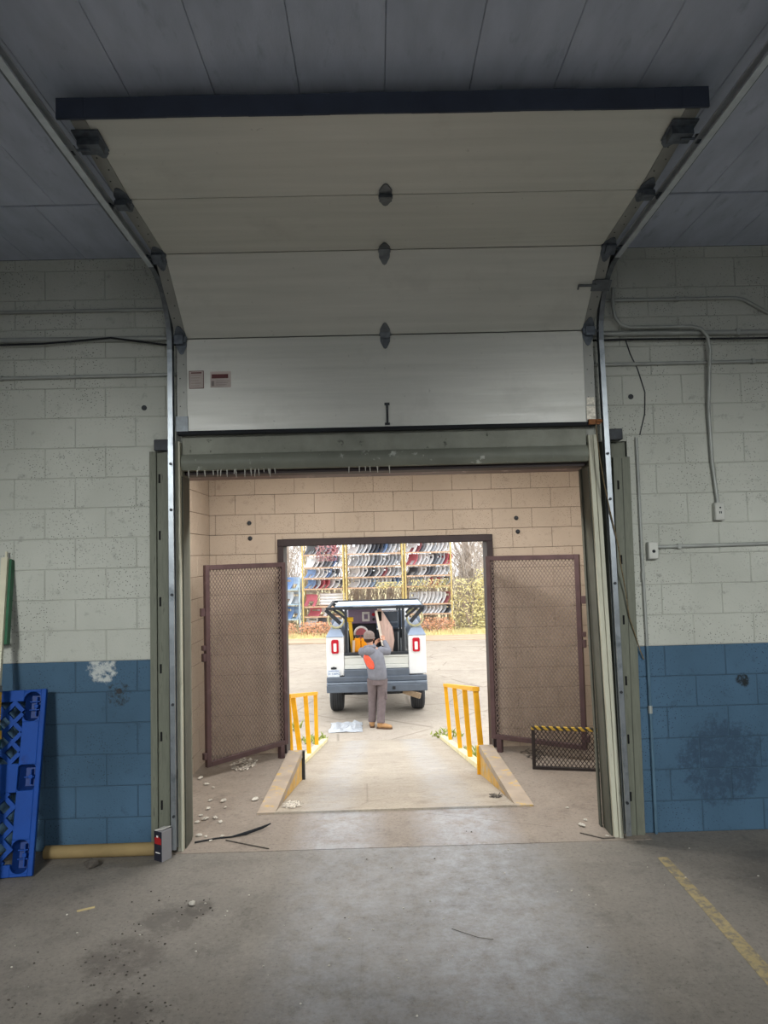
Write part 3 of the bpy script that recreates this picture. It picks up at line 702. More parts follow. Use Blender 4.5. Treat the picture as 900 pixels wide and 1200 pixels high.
gate('right maroon expanded metal gate swung open beside the low mesh barrier', (1.096, 7.11), (1.878, 6.60), .94, -.093, .035, 1.825, True)
# small panel on the floor before the right gate
mp = thing('mesh_barrier', 'low dark mesh barrier with a yellow and black striped top standing on the floor', 'barrier', (1.335, 6.40, fz(6.40)), math.atan2(-.17, .66))
def haz():
    t = NT('hazard_stripe'); v = t.coords('obj', (1, 1, 1)); nd = t.n('ShaderNodeSeparateXYZ'); t.put(nd.inputs[0], v)
    f = t.math('FRACT', t.math('MULTIPLY', t.math('ADD', nd.outputs[0], nd.outputs[2]), 16.0)); out = t.mix(t.math('GREATER_THAN', f, .5), S('#2a2622'), S('#b0902e'))
    return t.done(out, .6)
tag(MB().cbox(0, .68, -.012, .012, .345, .378, .003).build('top_rail', haz(), mp, local=True), 'yellow and black striped top rail')
DKF = mat('dark_brown_frame', '#2c2523', .6, .2, var=.25)
MB().cbox(0, .68, -.012, .012, 0, .03, .003).build('bottom_rail', DKF, mp, local=True)
MB().cbox(0, .03, -.012, .012, .03, .345, .003).build('side_rail', DKF, mp, local=True); MB().cbox(.65, .68, -.012, .012, .03, .345, .003).build('side_rail', DKF, mp, local=True)
mb = MB(); expanded(mb, .02, .66, .02, .355, .036, .050); mb.build('expanded_metal', DKF, mp, kind='stuff', local=True)

# ------------------------------------------------------------------ blue plastic pallet leaning on the wall
tilt = math.radians(13.8)
pal = thing('plastic_pallet', 'blue plastic pallet with a diamond lattice leaning against the blue wall', 'pallet', (-2.105, 4.385, 0.012), math.radians(3))
pal.rotation_euler = (-tilt, -.02, math.radians(3))
H, W = 1.09, 1.2
deck = MB(); t0, t1 = 0, .028
pz = [(.018, .205), (.485, .635), (.895, 1.075)]          # pockets, from the bottom
pcols = [(-.135, -.030), (-.66, -.54), (-1.17, -1.05)]
def B(x0, x1, z0, z1): deck.cbox(x0, x1, t0, t1, z0, z1, .003)
B(-.030, 0, 0, H); B(-W, -1.17, 0, H); 
for (a, b) in pcols:
    zs = [0]+[q for p in pz for q in p]+[H]
    for k in range(0, len(zs), 2):
        if zs[k+1]-zs[k] > .003: B(a, b, zs[k], zs[k+1])
LAT = [(.245, .450), (.665, .865)]
LX = [(-.54, -.135), (-1.05, -.66)]
for (a, b) in LX:
    zs = [0, .205-.14, .455, .665, 1.00, H]
    B(a, b, 0, .07); B(a, b, .475, .645); B(a, b, 1.02, H)
    for z0, z1 in ((.07, .475), (.645, 1.02)):
        w_ = .026; sp = .12
        for sgn in (1, -1):
            k = -12
            while k < 14:
                c = k*sp; k += 1
                # line x' + sgn*z' = c inside the rectangle
                pts = []
                for x in (a, b):
                    z = (c-(x-a))*sgn
                    z_ = z+(z0 if sgn > 0 else z1)
                    if z0-1e-6 <= z_ <= z1+1e-6: pts.append((x, z_))
                for z_ in (z0, z1):
                    x = a+c-sgn*(z_-(z0 if sgn > 0 else z1))
                    if a+1e-6 < x < b-1e-6: pts.append((x, z_))
                if len(pts) >= 2 and math.hypot(pts[0][0]-pts[1][0], pts[0][1]-pts[1][1]) > .03:
                    p, q = pts[0], pts[1]; dx, dz = q[0]-p[0], q[1]-p[1]
                    deck.obox(((p[0]+q[0])/2, .012+.001*sgn, (p[1]+q[1])/2), (dx, 0, dz), (0, 1, 0), (-dz, 0, dx), math.hypot(dx, dz)/2, .011, w_/2)
for (a, b) in pcols:                                      # rounded corners of the openings
    for (z0, z1) in pz:
        r = .045 if z1-z0 > .17 else .018
        for cx, cz, sx_, sz_ in ((a, z0, 1, 1), (b, z0, -1, 1), (b, z1, -1, -1), (a, z1, 1, -1)):
            arc = [(cx+sx_*r*(1-math.sin(u)), cz+sz_*r*(1-math.cos(u))) for u in [math.pi/2*k/5 for k in range(6)]]
            deck.prism([(cx, cz)]+arc[::-1], (0, t0+.001, 0), (1, 0, 0), (0, 0, 1), (0, t1-.002, 0))
deck.build('deck', PALLET, pal, local=True)
for (a, b) in pcols:
    for (z0, z1) in pz:
        cup = MB(); q = .02; d = .078
        e = .001
        cup.add([(a+e,t1,z0+e),(b-e,t1,z0+e),(b-e,t1,z1-e),(a+e,t1,z1-e),(a+q,d,z0+q),(b-q,d,z0+q),(b-q,d,z1-q),(a+q,d,z1-q)], [(0,4,5,1),(1,5,6,2),(2,6,7,3),(3,7,4,0),(4,7,6,5)])
        o = cup.build('foot_pocket', PALLETD, pal, local=True)
        so = o.modifiers.new('wall', 'SOLIDIFY'); so.thickness = .004; so.offset = 0
        rb = MB(); xm = (a+b)/2+.012; rb.box(xm-.003, xm+.003,   .04, .076, z0+.03, z1-.03); zm = (z0+z1)/2
        for zz in ((zm-.02, zm+.03) if z1-z0 > .17 else (zm,)): rb.box(a+.022, b-.022, .045, .076, zz-.003, zz+.003)
        rb.cbox(xm-.012, xm+.012, .035, .075, zm-.01, zm+.012, .002)
        rb.build('rib', PALLET, o, local=True)

# ------------------------------------------------------------------ ladder at the left edge of the view
ld = thing('ladder', 'cream and green ladder with a yellow band leaning at the left edge', 'ladder', (-2.40, 4.20, 0))
CRM = mat('cream_fibreglass', '#c9c6ae', .5, var=.1); GRN = mat('green_fibreglass', '#1f5a3c', .5, var=.15); YB = mat('yellow_plastic', '#e0ad12', .45); GRY = mat('grey_band', '#7c7f7c', .5)
top = Vector((-.155, .515, 1.93)); dirv = top.normalized(); side = Vector((1, 0, 0)); side = (side-dirv*side.dot(dirv)).normalized(); fwd = dirv.cross(side).normalized()
def rail(x0):
    o = Vector((-2.295+x0, 4.215, 0.0))
    def seg(nm, m, s0, s1, w0, w1, d0, d1):
        c = o+dirv*((s0+s1)/2)+side*((w0+w1)/2)+fwd*((d0+d1)/2)
        return MB().obox(c, side, fwd, dirv, (w1-w0)/2, (d1-d0)/2, (s1-s0)/2).build(nm, m, ld)
    seg('rail', CRM, .01, 1.99, -.02, .02, -.012, .012)
    tag(seg('rail_flange', GRN, .5, .92, -.018, .022, .013, .04), 'green flange'); tag(seg('rail_flange', GRN, 1.42, 1.98, .0, .036, .013, .055), 'green flange')
    tag(seg('rail_band', GRY, 1.12, 1.16, -.024, .024, -.016, .016), 'grey band'); tag(seg('rail_sleeve', YB, .84, 1.12, -.024, .024, -.016, .016), 'yellow sleeve')
    seg('sleeve_lip', YB, .84, .89, -.026, .036, -.02, .02)
    seg('rail_tip', CRM, 1.99, 2.03, .0, .012, -.006, .006)
rail(.0); rail(-.42)
for k in range(6):
    s_ = .25+.3*k; o = Vector((-2.295, 4.215, 0))+dirv*s_
    MB().cyl(o-side*.02, o-side*.40, .014, n=10).build('rung', GALV, ld, smooth=True)

# ------------------------------------------------------------------ tube, box, added lamps, crumbs
tb = MB(); p0, p1 = Vector((-2.15, 4.655, .041)), Vector((-1.452, 4.660, .041))
ax = (p1-p0).normalized(); n = 20; ro, ri = .040, .034
ring = lambda c, r: [c+Vector((0, math.cos(2*math.pi*k/n)*r, math.sin(2*math.pi*k/n)*r)) for k in range(n)]
tb.add(ring(p0, ro)+ring(p1, ro)+ring(p0, ri)+ring(p1, ri), [(k, (k+1)%n, n+(k+1)%n, n+k) for k in range(n)]+[(2*n+k, 3*n+k, 3*n+(k+1)%n, 2*n+(k+1)%n) for k in range(n)]+[(k, 2*n+k, 2*n+(k+1)%n, (k+1)%n) for k in range(n)]+[(n+k, n+(k+1)%n, 3*n+(k+1)%n, 3*n+k) for k in range(n)])
solo(tb, 'cardboard_tube', CARD, 'long brown cardboard tube lying along the foot of the blue wall', 'tube', smooth=True)
pb = thing('printed_box', 'small upright box with dark printed front and grey side beside the tube', 'box', (-1.388, 4.600, 0), math.radians(-32))
BXG = mat('grey_card', '#8b8a8d', .6, var=.1); BXD = mat('dark_print_card', '#23242f', .5, var=.25, vs=20); BXR = mat('red_print', '#9a1f22', .5, var=.2); BXW = mat('white_print', '#d8d5d0', .5)
MB().cbox(-.035, .035, -.04, .04, 0, .185, .002).build('carton', BXG, pb, local=True)
m = MB(); m.box(-.034, .034, -.0415, -.040, .002, .183); m.mat(1).box(-.028, .030, -.0425, -.0415, .105, .14).prism([(-.03,.14),(.03,.14),(.0,.155)], (0,-.0425,0), (1,0,0), (0,0,1), (0,.001,0)); m.mat(2).box(-.012, .004, -.0428, -.0424, .145, .158).box(-.02, .02, -.0428, -.0415, .05, .056)
tag(m.build('printed_front', [BXD, BXR, BXW], pb, local=True), 'dark front with a red and white print')
MB().obox((0, .0, .190), (1, .2, .2), (0, 1, 0), (-.2, 0, 1), .03, .035, .002).build('box_flap', BXW, pb, local=True)

LAMPW = mat('lamp_housing_white', '#d8d8d4', .5); 
te = NT('lit_tube'); te.put(te.b.inputs['Emission Color'], (1.0, .97, .92)); te.b.inputs['Emission Strength'].default_value = 3.0; TUBE = te.done((.8, .8, .8), .4)  # glow of the added fill lamps
def fixture(label, x, y, z, L, grp):  # body of an added lamp, out of view
    t = thing('added_fill_lamp', label, 'lamp', (x, y, z), 0, grp)
    MB().cbox(x-L/2, x+L/2, y-.13, y+.13, z-.06, z-.0, .006).build('housing', LAMPW, t)
    for dy in (-.06, .06): MB().cyl((x-L/2+.03, y+dy, z-.08), (x+L/2-.03, y+dy, z-.08), .013, n=10).build('tube', TUBE, t, smooth=True)
    for k in (-1, 1): MB().cbox(x+k*(L/2-.02)-.012, x+k*(L/2-.02)+.012, y-.09, y+.09, z-.10, z-.058, .002).build('lamp_holder', LAMPW, t)
for i, (x, yy) in enumerate(VEST_SPOTS): fixture(['left', 'right'][i]+' added fill lamp hidden under the vestibule ceiling', x, yy, VZ-.001, 1.25, 'added vestibule fill lamps')
for i, (x, yy) in enumerate(HALL_SPOTS): fixture(['front left', 'front right', 'rear left', 'rear right'][i]+' added fill lamp under the hall ceiling behind the camera', x, yy, CZ-.001, 1.6, 'added hall fill lamps')

for i, (x, yy) in enumerate(FLOOD_SPOTS):  # housings for the added floodlights, out of view
    t = thing('fill_floodlight', ['left', 'right'][i]+' floodlight added unseen behind the camera to light the dock wall', 'lamp', (x, yy, 3.7), 0, 'added hall fill floods')
    MB().cbox(x-.02, x+.02, yy-.12, yy-.08, 3.72, CZ-.001, .003).build('bracket', DARK, t)
    d_ = (Vector((x*.85, 4.77, .75))-Vector((x, yy, 3.62))).normalized(); sd_ = d_.cross(Vector((0, 0, 1))).normalized(); up_ = sd_.cross(d_); c_ = Vector((x, yy, 3.62))
    MB().obox(c_-d_*.15, sd_, d_, up_, .16, .06, .11).build('housing', LAMPW, t); MB().obox(c_-d_*.085, sd_, d_, up_, .14, .003, .09).build('lit_glass', TUBE, t)
def chunk(seed, sx_, sy_, sz_):
    r = random.Random(seed); m = MB(); m.ball((0, 0, sz_), sx_, sy_, sz_, 7, 4)
    m.v = [(x*(1+r.uniform(-.25, .25)), y*(1+r.uniform(-.25, .25)), max(0, z*(1+r.uniform(-.2, .2)))) for x, y, z in m.v]; return m
CH1 = [chunk(i, .027, .016, .009).data('plaster_crumb', LITTER) for i in range(3)]
rr = random.Random(5)
def crumb(nm, data, x, y, label, cat, group, sc=1.0):
    o = bpy.data.objects.new(nm, data); COL.objects.link(o); o.location = (x, y, fz(y) if y > 5 else 0); o.rotation_euler = (0, 0, rr.uniform(0, 6)); o.scale = (sc,)*3
    return tag(o, label, cat, group)
LEFTC = []
for x, y, sc in [(-1.246, 5.706, 1.2), (-1.0, 5.72, 1.3), (-1.36, 5.735, .8), (-1.292, 5.283, 1.1), (-1.344, 5.371, .7), (-1.164, 5.208, .9), (-1.324, 5.526, 1), (-1.25, 4.95, .9), (-1.2, 4.93, .6), (-1.15, 4.86, .7), (-1.09, 4.93, .6), (-1.22, 5.30, 1.0), (-1.33, 5.22, .8), (-1.2, 5.55, .6), (-1.5, 6.2, 1), (-1.42, 6.1, .7), (-1.6, 6.4, 1.2)]:
    LEFTC.append((x, y, sc))
for k, (x, y, sc) in enumerate(sorted(LEFTC, key=lambda c: c[1])):
    crumb('plaster_crumb', CH1[rr.randrange(3)], x, y, f'pale plaster crumb on the floor left of the ramp, {ORD[k]} nearest the threshold', 'debris', 'plaster crumbs left of the ramp', sc)
for k, (x, y, sc) in enumerate([(1.46, 4.74, .5), (1.348, 4.924, 1.1), (1.40, 5.02, .7), (1.35, 5.3, .5)]):
    crumb('plaster_crumb', CH1[rr.randrange(3)], x, y, f'pale plaster crumb on the floor beside the right jamb, {ORD[k]} nearest the threshold', 'debris', 'plaster crumbs by the right jamb', sc)
def grit(name, m, label, spots, seed, s0):
    q = random.Random(seed); g = MB()
    for x, y, r, n in spots:
        for _ in range(n):
            a, d = q.uniform(0, 6.28), r*math.sqrt(q.random()); k = s0*q.uniform(.5, 1.5); c = chunk(q.randrange(10**6), k, k*.7, k*.5)
            o = (x+math.cos(a)*d, y+math.sin(a)*d*1.3); g.add([(vx+o[0], vy+o[1], vz) for vx, vy, vz in c.v], c.f)
    return solo(g, name, m, label, 'grit', kind='stuff')
grit('floor_specks', LITTER, 'tiny pale specks scattered over the hall floor before the door', [(-.2, 3.6, .9, 26), (.7, 3.8, .8, 18), (-1.4, 3.7, .6, 12), (1.9, 4.1, .4, 8)], 11, .0045)
grit('floor_grit', DIRT, 'dark dirt and grit scattered in a trail on the left of the hall floor', [(-1.02, 3.95, .10, 14), (-1.25, 3.55, .22, 36), (-1.15, 3.15, .18, 30), (-1.6, 3.4, .3, 20), (-.95, 3.05, .10, 22), (.3, 4.0, .8, 9), (-1.35, 4.0, .2, 8)], 12, .0045)
solo(chunk(40, .045, .03, .028), 'dirt_clod', DIRT, 'larger dark clod on the floor before the cardboard tube', 'debris').location = (-1.80, 4.50, 0)
solo(chunk(41, .02, .012, .012), 'paper_scrap', LITTER, 'white crumpled paper scrap on the floor in front of the left jamb', 'debris').location = (-1.05, 3.99, 0)
solo(MB().obox((0, 0, .003), (1, .5, 0), (-.5, 1, 0), (0, 0, 1), .045, .006, .003), 'wood_splinter', mat('pale_wood', '#b9a77c', .8), 'pale wood splinter lying on the floor at the left', 'splinter').location = (-1.62, 3.98, 0)
st = MB().tube([(-1.25, 4.83, .006), (-1.12, 4.87, .012), (-1.02, 4.90, .008), (-.93, 4.94, .014), (-.83, 5.02, .02), (-.78, 5.06, .03)], [(.006, .004)]*3+[(.012, .007), (.010, .006), (.004, .003)], 6)
solo(st, 'torn_weatherstrip', RUBBER, 'torn dark strip lying across the floor inside the left jamb', 'strip')
solo(MB().tube([(-1.05, 4.86, .004), (-.86, 4.76, .004), (-.74, 4.70, .004)], .004, 5), 'stick', DIRT, 'thin dark twig on the floor crossing the joint at the left', 'twig')
solo(MB().tube([(1.3, 4.80, .004), (1.42, 4.70, .004), (1.5, 4.705, .004)], .004, 5), 'stick', DIRT, 'thin twig on the floor by the foot of the right jamb', 'twig')
solo(MB().tube([(.33, 3.66, .003), (.45, 3.57, .004), (.52, 3.55, .003)], .0015, 5), 'stick', DIRT, 'very thin wire scrap on the hall floor right of centre', 'twig')
def leaf_pile(x, y, r, n, seed):
    q = random.Random(seed); m = MB()
    for _ in range(n):
        a, d = q.uniform(0, 6.28), r*math.sqrt(q.random()); px, py = x+math.cos(a)*d*.7, y+math.sin(a)*d*1.5; zz = (rz(py) if RX0 < px < RX1 and py > RY0 else fz(py))+.004+q.random()*.012
        b = q.uniform(0, 6.28); m.obox((px, py, zz), (math.cos(b), math.sin(b), q.uniform(-.3, .3)), (-math.sin(b), math.cos(b), .1), (0, 0, 1), q.uniform(.010, .022), q.uniform(.003, .008), .001)
    return m
PALE_LEAF = mat('pale_dry_leaves', '#c3bcb0', .9, var=.5, vs=60)
solo(leaf_pile(-.70, 5.64, .10, 90, 2), 'leaf_litter', PALE_LEAF, 'drift of pale dry leaves against the left ramp curb', 'leaves', kind='stuff')
solo(leaf_pile(.90, 5.78, .06, 26, 4), 'leaf_litter', DIRT, 'few dark leaves against the right ramp curb', 'leaves', kind='stuff')
solo(leaf_pile(1.45, 6.95, .15, 60, 6), 'leaf_litter', DIRT, 'dark leaf litter on the floor under the right gate', 'leaves', kind='stuff')
solo(leaf_pile(-1.30, 6.85, .16, 110, 8), 'leaf_litter', PALE_LEAF, 'pale leaf litter on the floor under the left gate', 'leaves', kind='stuff')
# ================================================================== outdoors
yard = structure(MB().box(-45, 45, 7.551, 26.2, ZG-.4, ZG), 'ground', YARD)
structure(MB().box(-45, 45, 26.2, 27.6, ZG-.4, ZG+.035), 'verge', mat('bare_verge_earth', '#bfa890', .95, var=.25, vs=1.5, stretch=(.3, 2, 1), bump=.5, bs=12, spot='#c6bba8', spot_t=(.55, .65)))
structure(MB().box(-45, 45, 27.6, 90, ZG-.4, ZG+.03), 'ground', mat('rough_grass_ground', '#d0c698', .95, var=.3, vs=1.2, bump=.6, bs=10, spot='#c2ab8a', spot_t=(.5, .62), spot_s=1.5))
# ramp edges and rails
for sx, xi, side in ((-1, -.93, 'left'), (1, 1.02, 'right')):
    a, b = (xi-.10, xi-.002) if sx < 0 else (xi+.002, xi+.10)
    y0, y1 = 7.56, 12.6
    m = MB(); m.add([(a,y0,ZG),(b,y0,ZG),(b,y1,ZG),(a,y1,ZG),(a,y0,rz(y0)+.05),(b,y0,rz(y0)+.05),(b,y1,rz(y1)+.05),(a,y1,rz(y1)+.05)], [(0,3,2,1),(4,5,6,7),(0,1,5,4),(1,2,6,5),(2,3,7,6),(3,0,4,7)])
    solo(m, 'ramp_edge_curb', FADED, f'faded cream curb along the {side} edge of the outdoor ramp', 'curb')
    rl = thing('ramp_railing', f'yellow steel railing on the {side} side of the ramp', 'railing', ((a+b)/2, 11.4, rz(11.4)+.05))
    # y, foot x, head x of each post: they lean a little, each its own way
    ps = [(11.48, 1.10, 1.05), (9.85, 1.075, 1.02), (8.62, 1.055, 1.015), (7.62, 1.06, 1.015)] if sx > 0 else [(11.23, -1.00, -1.005), (9.73, -.97, -1.005), (8.70, -.965, -1.05), (8.20, -1.02, -1.045)]
    tz_ = lambda y: (-.253+(11.48-y)*.174) if sx > 0 else (-.236+(11.23-y)*.172)
    for yy, xf, xh in ps: MB().bar((xf, yy, rz(yy)+.05), (xh, yy, tz_(yy)-.022), .055, .055).build('post', YELLOW, rl)
    xh = [p[2] for p in ps]; MB().bar((xh[0], 11.52 if sx > 0 else 11.27, tz_(11.5)), (xh[-1], ps[-1][0]-.04, tz_(ps[-1][0]-.04)), .07, .045).build('top_rail', YELLOW, rl)
WEED = mat('fresh_weeds', '#8f9a52', .9, var=.4, vs=9)
def tuft(x, y, z, r, h, n, seed, m=None):
    q = random.Random(seed); mb = MB()
    for _ in range(n):
        a, d = q.uniform(0, 6.28), r*math.sqrt(q.random()); px, py = x+math.cos(a)*d, y+math.sin(a)*d; b = q.uniform(0, 6.28); hh = h*q.uniform(.4, 1); lx, ly = math.cos(b)*hh*.5, math.sin(b)*hh*.5; w_ = .012+.01*q.random()
        mb.add([(px-w_, py, z), (px+w_, py, z), (px+lx+w_*.6, py+ly, z+hh*.7), (px+lx*1.6, py+ly*1.6, z+hh)], [(0, 1, 2), (0, 2, 3)])
    return mb
for k, (x, y, r, h, n, lab) in enumerate([(-1.35, 10.6, .3, .22, 90, 'green weeds on the ground outside the left railing'), (-1.2, 12.7, .25, .12, 60, 'low weeds at the foot of the ramp on the left'), (1.5, 11.4, .3, .18, 70, 'green weeds outside the right railing'), (1.15, 12.8, .3, .10, 60, 'low weeds at the foot of the ramp on the right'), (-2.0, 13.6, .5, .14, 80, 'yellowing weeds on the yard left of the truck')]):
    solo(tuft(x, y, ZG, r, h, n, k), 'weeds', WEED, lab, 'weeds', kind='stuff')
q = random.Random(12); m = MB(); NX = 9
vs = [(-.95+.6*i/NX+q.uniform(-.02, .02), 13.2+.75*j/NX+q.uniform(-.02, .02), ZG+.006+abs(q.gauss(0, .035))*(1 if 0 < i < NX and 0 < j < NX else .2)) for j in range(NX+1) for i in range(NX+1)]
m.add(vs, [(j*(NX+1)+i, j*(NX+1)+i+1, (j+1)*(NX+1)+i+1, (j+1)*(NX+1)+i) for j in range(NX) for i in range(NX)])
o = solo(m, 'plastic_sheet', mat('clear_crumpled_plastic', '#b4b9bf', .3, var=.05), 'crumpled pale plastic sheet lying on the yard at the foot of the ramp', 'plastic sheet'); so = o.modifiers.new('film', 'SOLIDIFY'); so.thickness = .002

# ------------------------------------------------------------------ service truck, seen from behind
TX, TY = -.052, 14.05
WHT = mat('white_truck_paint', '#e6e7e6', .35, var=.04); TGRAY = mat('grey_bumper_steel', '#5d6672', .5, .1, var=.12, vs=6); TDK = mat('black_rack_steel', '#2e3136', .5, .2, var=.2); TYRE = mat('tyre_rubber', '#3c3d40', .9, var=.2)
CAPG = mat('grey_box_lid', '#8b98ab', .4, .3, var=.1); RED = mat('red_lamp_lens', '#b5162c', .25, var=.1); LENSW = mat('white_lamp_lens', '#f0e9e6', .25); TAILG = mat('tailgate_paint', '#dadcd6', .4, .1, var=.05); GLASS = mat('dark_cab_glass', '#566476', .2, .0, var=.1, spec=.8)
tk = thing('service_truck', 'white utility service truck backed up to the foot of the ramp', 'truck', (TX, TY, ZG))
def zt(h): return ZG+h
def bx(name, m, x0, x1, y0, y1, h0, h1, b=.01, par=None): return MB().cbox(TX+x0, TX+x1, TY+y0, TY+y1, zt(h0), zt(h1), b).build(name, m, par or tk)
for sg in (-1, 1):
    a, b = (-.985, -.64) if sg < 0 else (.64, .985)
    body = MB(); y0, y1 = .15, 2.5
    body.cbox(TX+a, TX+b, TY+y0, TY+.62, zt(.86), zt(1.62), .012).cbox(TX+a, TX+b, TY+.62, TY+1.46, zt(1.24), zt(1.62), .012).cbox(TX+a, TX+b, TY+1.46, TY+y1, zt(.70), zt(1.62), .012)
    bo = body.build('side_box', WHT, tk)
    cp = MB(); c0 = a+(.0 if sg > 0 else .07); 
    cp.add([(TX+a-.008, TY+y0-.01, zt(1.625)), (TX+b+.008, TY+y0-.01, zt(1.625)), (TX+b+.008, TY+y1, zt(1.625)), (TX+a-.008, TY+y1, zt(1.625)), (TX+a+.06, TY+y0+.12, zt(1.75)), (TX+b-.06, TY+y0+.12, zt(1.75)), (TX+b-.06, TY+y1, zt(1.75)), (TX+a+.06, TY+y1, zt(1.75))], [(0,3,2,1),(4,5,6,7),(0,1,5,4),(1,2,6,5),(2,3,7,6),(3,0,4,7)])
    cp.build('box_lid', CAPG, tk)
    cx = TX+(a+b)/2+(.0 if sg < 0 else -.02)
    lamp = MB(); yy = TY+.15
    def rr_(m_, w_, h_, r, y0_, y1_, zc):
        P = []
        for qx, qz, a0 in ((1, 1, 0), (-1, 1, 90), (-1, -1, 180), (1, -1, 270)):
            for k in range(5):
                t = math.radians(a0+90*k/4); P.append((qx*(w_-r)+r*math.cos(t), qz*(h_-r)+r*math.sin(t)))
        m_.prism(P, (cx, y0_, zc), (1,0,0), (0,0,1), (0, y1_-y0_, 0))
    rr_(lamp, .072, .135, .035, yy-.03, yy, zt(1.435)); tl = lamp.build('tail_lamp', RED, tk)
    lens = MB(); rr_(lens, .030, .078, .012, yy-.036, yy-.030, zt(1.42)); tag(lens.build('reverse_lens', LENSW, tl), 'white centre lens')
    wh = MB(); xw0 = TX+sg*.84; Y0 = TY+1.05; rad = .385
    prof_ = [(-.14, .80), (-.125, .93), (-.10, .985), (-.03, 1), (.03, 1), (.10, .985), (.125, .93), (.14, .80)]
    wh.tube([(xw0+p, Y0, zt(rad)) for p, _ in prof_], [rad*k for _, k in prof_], 28)
    wo = wh.build('rear_wheel', TYRE, tk, smooth=True)
    gr = MB()
    for gx in (-.07, -.025, .025, .07): gr.tube([(xw0+gx-.006, Y0, zt(rad)), (xw0+gx+.006, Y0, zt(rad))], rad+.002, 28)
    gr.build('tread_groove', RUBBER, wo)
    MB().cyl((xw0+sg*.12, Y0, zt(rad)), (xw0+sg*.16, Y0, zt(rad)), .2, .17, 20).build('hub', TAILG, wo, smooth=True)
    fw = MB(); Yf = TY+4.7; fw.tube([(xw0+p, Yf, zt(rad)) for p, _ in prof_], [rad*k for _, k in prof_], 24); fw.build('front_wheel', TYRE, tk, smooth=True)
# bumper in two steps, tailgate, bed
bx('bumper', TGRAY, -.985, .985, 0, .30, .555, .70); bx('bumper_step', mat('bumper_top_edge', '#7c8794', .5, .1), -.985, .985, .02, .30, .705, .745, .006); bx('bumper_step', TGRAY, -.985, .985, .06, .16, .75, .845)
bx('bumper_recess', TGRAY, -.64, .64, .10, .30, .75, .975)
hx = MB(); hx.cbox(TX-.10, TX+.14, TY-.03, TY+.2, zt(.50), zt(.56), .01).cbox(TX-.05, TX+.05, TY-.06, TY+.2, zt(.56), zt(.66), .006).cbox(TX+.30, TX+.36, TY-.02, TY, zt(.60), zt(.66), .005); hx.build('tow_hitch', TDK, tk)
tgm = MB(); tgm.cbox(TX-.635, TX+.635, TY+.17, TY+.23, zt(.98), zt(1.06), .008).cbox(TX-.635, TX+.635, TY+.185, TY+.23, zt(1.065), zt(1.20), .005).cbox(TX-.635, TX+.635, TY+.17, TY+.23, zt(1.205), zt(1.245), .006)
tg = tgm.build('tailgate', TAILG, tk)
bx('tailgate_cap', TDK, -.64, .64, .16, .26, 1.247, 1.30, .006)
bx('bed_floor', TGRAY, -.64, .64, .24, 2.5, .80, .86); bx('chassis', TDK, -.45, .45, .3, 5.4, .45, .62); bx('axle', TDK, -.7, .7, .98, 1.12, .32, .46)
bx('headboard', TDK, -.64, .64, 2.44, 2.5, .86, 1.50)
cabm = MB(); cabm.cbox(TX-.86, TX+.86, TY+2.62, TY+4.2, zt(.55), zt(1.45), .05); cabm.prism([(2.66, 1.45), (4.15, 1.45), (3.7, 1.96), (2.80, 1.98)], (TX-.78, TY, ZG), (0,1,0), (0,0,1), (1.56, 0, 0)); cabm.cbox(TX-.86, TX+.86, TY+4.2, TY+5.5, zt(.5), zt(1.20), .06); cb = cabm.build('cab', WHT, tk)
MB().obox((TX, TY+2.725, zt(1.71)), (1,0,0), (0,.14,.53), (0,-.53,.14), .66, .20, .008).build('rear_window', GLASS, cb)
for sg in (-1, 1):
    m = MB(); m.cyl((TX+sg*.86, TY+3.9, zt(1.50)), (TX+sg*1.02, TY+3.85, zt(1.55)), .02, n=8); m.ball((TX+sg*1.0, TY+3.82, zt(1.56)), .11, .05, .14, 12, 8); m.build('side_mirror', GLASS, tk, smooth=True)
# overhead rack
rk = MB()
def rb(p, q, w_=.05): rk.bar((TX+p[0], TY+p[1], zt(p[2])), (TX+q[0], TY+q[1], zt(q[2])), w_, w_)
for yy in (.24, 2.3):
    rb((-.985, yy, 2.175), (.985, yy, 2.175), .05)
    for sx in (-.59, .55): rb((sx, yy, 1.30 if yy < 1 else 1.5), (sx, yy, 2.155), .055)
    for sg in (-1, 1):
        x0 = sg*.985-.02; rb((x0-sg*.01, yy+.05, 2.15), (sg*.70, yy+.05, 1.87), .07)
        rb((sg*.84, yy+.05, 2.15), (sg*.60, yy+.05, 1.97), .045)
for sg in (-1, 1): rb((sg*.95, .24, 2.175), (sg*.95, 2.3, 2.175), .045); rb((sg*.57-.02, .24, 2.155), (sg*.57-.02, 2.3, 2.155), .045)
for sx in (-.53, .49): rb((sx, 2.28, .86), (sx, 2.28, 2.15), .05)
rk.build('overhead_rack', TDK, tk)
bx('rack_deck', mat('pale_blue_deck', '#b9cbe0', .4, .2, var=.1), -.80, .92, .25, 1.35, 2.203, 2.235, .006)
